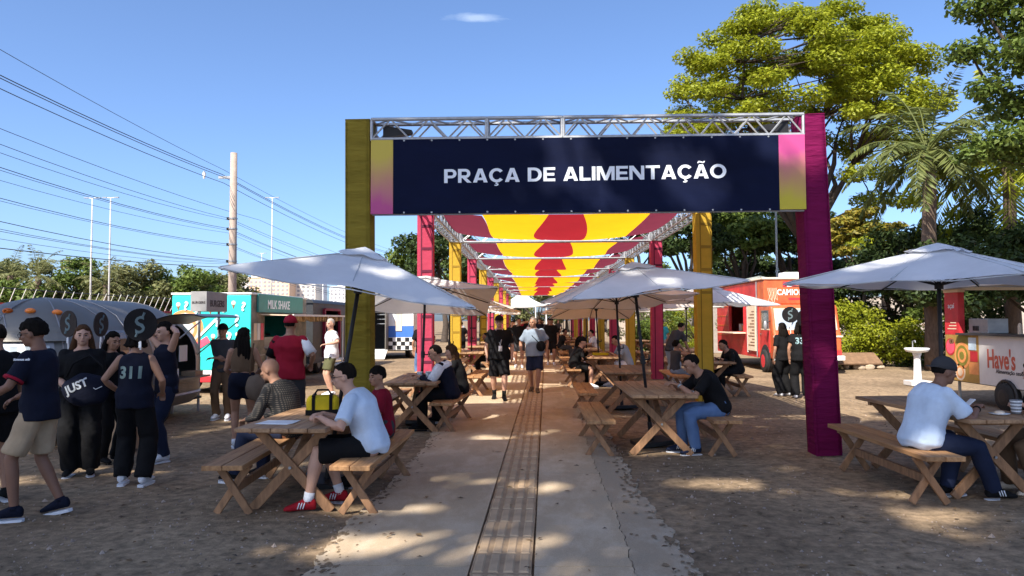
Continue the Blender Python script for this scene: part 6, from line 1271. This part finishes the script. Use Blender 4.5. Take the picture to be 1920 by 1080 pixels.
person('woman in black standing half hidden behind jersey 334', (5.32, 16.0), 20, 1.58, 1.0, SK_M, ('long', HB), ('tee', 'black'), ('wide', 'black'), ('white', 'white'), dict(hairlen=.2), 1, female=True)
fan('round black fan with pale emblem at the head of jersey 334', 5.53, 15.33, 1.66, .175, 20); fan('round black fan behind the fan of jersey 334', 5.40, 15.75, 1.74, .17, -8)
# --- far right table
ri = person('man in white T-shirt, dark jeans and backward cap sitting at the far right table', (3.56, 6.98), -84, 1.76, 1.14, SK_D, ('short', HB), ('tee', 'skyblue', .038), ('jeans', 'darkdenim'), ('black', 'white', 'white'), sit(24, hl=(-.22, .55, .80), hr=(.06, .50, .80), head=(-4, -10), fl=(-.10, .30, .085), fr=(.10, .60, .085), capback=True), 0, cap='charcoal')
w_ = V(ri['arms'][1][2]) * ri['s']; e_ = V(ri['arms'][1][1]) * ri['s']; dd = (w_ - e_).normalized(); m_ = MB(); m_.path([w_ - dd * .03, w_ - dd * .01], [.033, .033], 14); part(ri, 'wristband', C['black'], m_)
person('person in dark trousers at the right edge holding a striped cup', (4.93, 7.15), 88, 1.66, 1.05, SK_L, ('long', HB), ('tee', 'black'), ('trousers', 'brown'), ('cream', 'white'), sit(20, hl=(-.08, .36, .86), hr=(.06, .38, .84), head=(0, -15), curl=.9, fl=(-.12, .3, .085)), 1, female=True)
# --- crowd farther down the walk
CR = [(-.9, 30.5, 'black', 'navy', 180), (-.1, 33, 'white', 'black', 10), (.7, 35, 'charcoal', 'black', 185), (-1.0, 37.5, 'black', 'khaki', 0), (.3, 39.5, 'navy', 'black', 175), (1.0, 42, 'grey', 'darkdenim', 190), (-.6, 44.5, 'maroon', 'black', 5), (.5, 47, 'black', 'black', 180), (-.2, 51, 'charcoal', 'navy', 0), (1.2, 54, 'white', 'black', 170), (-1.1, 55.5, 'black', 'charcoal', 180), (.1, 59, 'black', 'navy', 10), (2.0, 61, 'charcoal', 'black', 180), (-2.8, 18.6, 'black', 'denim', 20), (-3.6, 24.5, 'white', 'cream', 160), (-2.9, 29.5, 'black', 'black', 30), (-3.4, 34, 'grey', 'khaki', 190), (1.1, 30.8, 'black', 'charcoal', -90), (2.3, 27.6, 'white', 'navy', 90), (.95, 33.6, 'black', 'black', -80), (-1.25, 22.0, 'olive', 'black', 95), (-1.2, 30.8, 'black', 'darkdenim', 92)]
SEATED = {17, 18, 19, 20, 21}
WH = ('first', 'second', 'third', 'fourth', 'fifth', 'sixth', 'seventh', 'eighth', 'ninth', 'tenth', 'eleventh', 'twelfth', 'thirteenth')
for k, (x, y, t_, b_, rz) in enumerate(CR):
    nm = (f'{t_} shirted distant walker on the covered walk, {WH[k]} beyond the lanyard man' if k < 13 else f'person in {t_} top and {b_} trousers ' + ('sitting at a distant table' if k in SEATED else 'standing beyond the left columns'))
    person(nm, (x, y), rz, 1.60 + .16 * RNG.random(), 1.0 + .12 * RNG.random(), (SK_L, SK_M, SK_D)[k % 3], (('short', 'long', 'short')[k % 3], HB), ('tee', t_), ('shorts' if k % 3 == 0 else 'trousers', b_), ('white', 'white'), sit(20) if k in SEATED else dict(fl=(-.1, .1, .085), fr=(.1, -.1, .09), hr=(.25, .2, 1.0) if k % 2 else None), 2, group='people farther down the walk')
finish_remesh()

# ------------------------------------------------------------------ small things on the tables
yb = thing('yellow_bag', 'yellow and black sports bag on the nearest left table', 'bag', (-2.04, 7.12, .75), 12)
YB = cloth('bagyellow', (.55, .42, .02)); m_ = MB(); m_.box((0, 0, .095), (.30, .20, .18)); o = m_.obj('bag_body', YB, yb); bevel(o, .05, 4)
for x in (-.08, .08): MB().box((x, 0, .097), (.03, .212, .19)).obj('strap_or_shade_band', C['black'], yb)
MB().box((0, -.002, .03), (.306, .205, .05)).obj('base_panel', C['black'], yb); MB().path([(-.08, 0, .19), (-.05, 0, .235), (.05, 0, .235), (.08, 0, .19)], .010, 6).obj('handle', C['black'], yb)
ps = thing('papers', 'sheets of white paper on the near corner of the left table', 'papers', (-2.28, 6.52, .7515), -8)
for k in range(3): MB().box((.012 * k, .008 * k, .002 + .0022 * k), (.30, .21, .002), Matrix.Rotation(.05 * k, 3, 'Z')).obj('sheet', PAPER, ps)
CUPW = mat('cup_print', (.45, .50, .55), .5, var=.4, scale=30)
for x, y, l in ((-1.74, 11.25, 'white printed cup on the second left table, left one'), (-1.62, 11.32, 'white printed cup on the second left table, right one')):
    t_ = thing('cup', l, 'cup', (x, y, .75), 0, 'printed cups'); m_ = MB(); m_.path([(0, 0, 0), (0, 0, .115)], [.033, .042], 16); m_.obj('cup_body', CUPW, t_, True); m_ = MB(); m_.path([(0, 0, .112), (0, 0, .122)], [.045, .044], 16); m_.obj('lid', WHITE, t_)
t_ = thing('cup', 'striped grey cup in the hands at the right edge', 'cup', (4.52, 7.12, .752)); m_ = MB(); m_.path([(0, 0, 0), (0, 0, .13)], [.04, .05], 18); m_.obj('cup_body', mat('cup_grey', (.25, .26, .27), .6), t_, True)
for k in range(4): m_ = MB(); m_.path([(0, 0, .02 + k * .03), (0, 0, .032 + k * .03)], [.0425 + .0023 * k, .0435 + .0023 * k], 18); m_.obj('stripe', PAPER, t_)
t_ = thing('plate', 'small white plate with food on the far right table', 'plate', (4.32, 7.05, .752)); m_ = MB(); m_.path([(0, 0, 0), (0, 0, .006), (0, 0, .014)], [.05, .07, .09], 22); m_.obj('dish', PAPER, t_, True); m_ = MB(); m_.ell((0, 0, .02), (.05, .035, .018)); m_.obj('food', CREAM, t_, True)
t_ = thing('phone', 'white phone in the hand of the man at the far right table', 'phone', (4.13, 7.22, .83), -84); bevel(MB().box((0, 0, 0), (.075, .010, .15), Matrix.Rotation(RD(-50), 3, 'X')).obj('phone_body', PAPER, t_), .006, 2)
t_ = thing('yellow_tray', 'yellow tray on the third right table', 'tray', (1.68, 18.9, .752)); bevel(MB().box((0, 0, .03), (.4, .3, .06)).obj('tray_body', YB, t_), .01)
finish_texts()
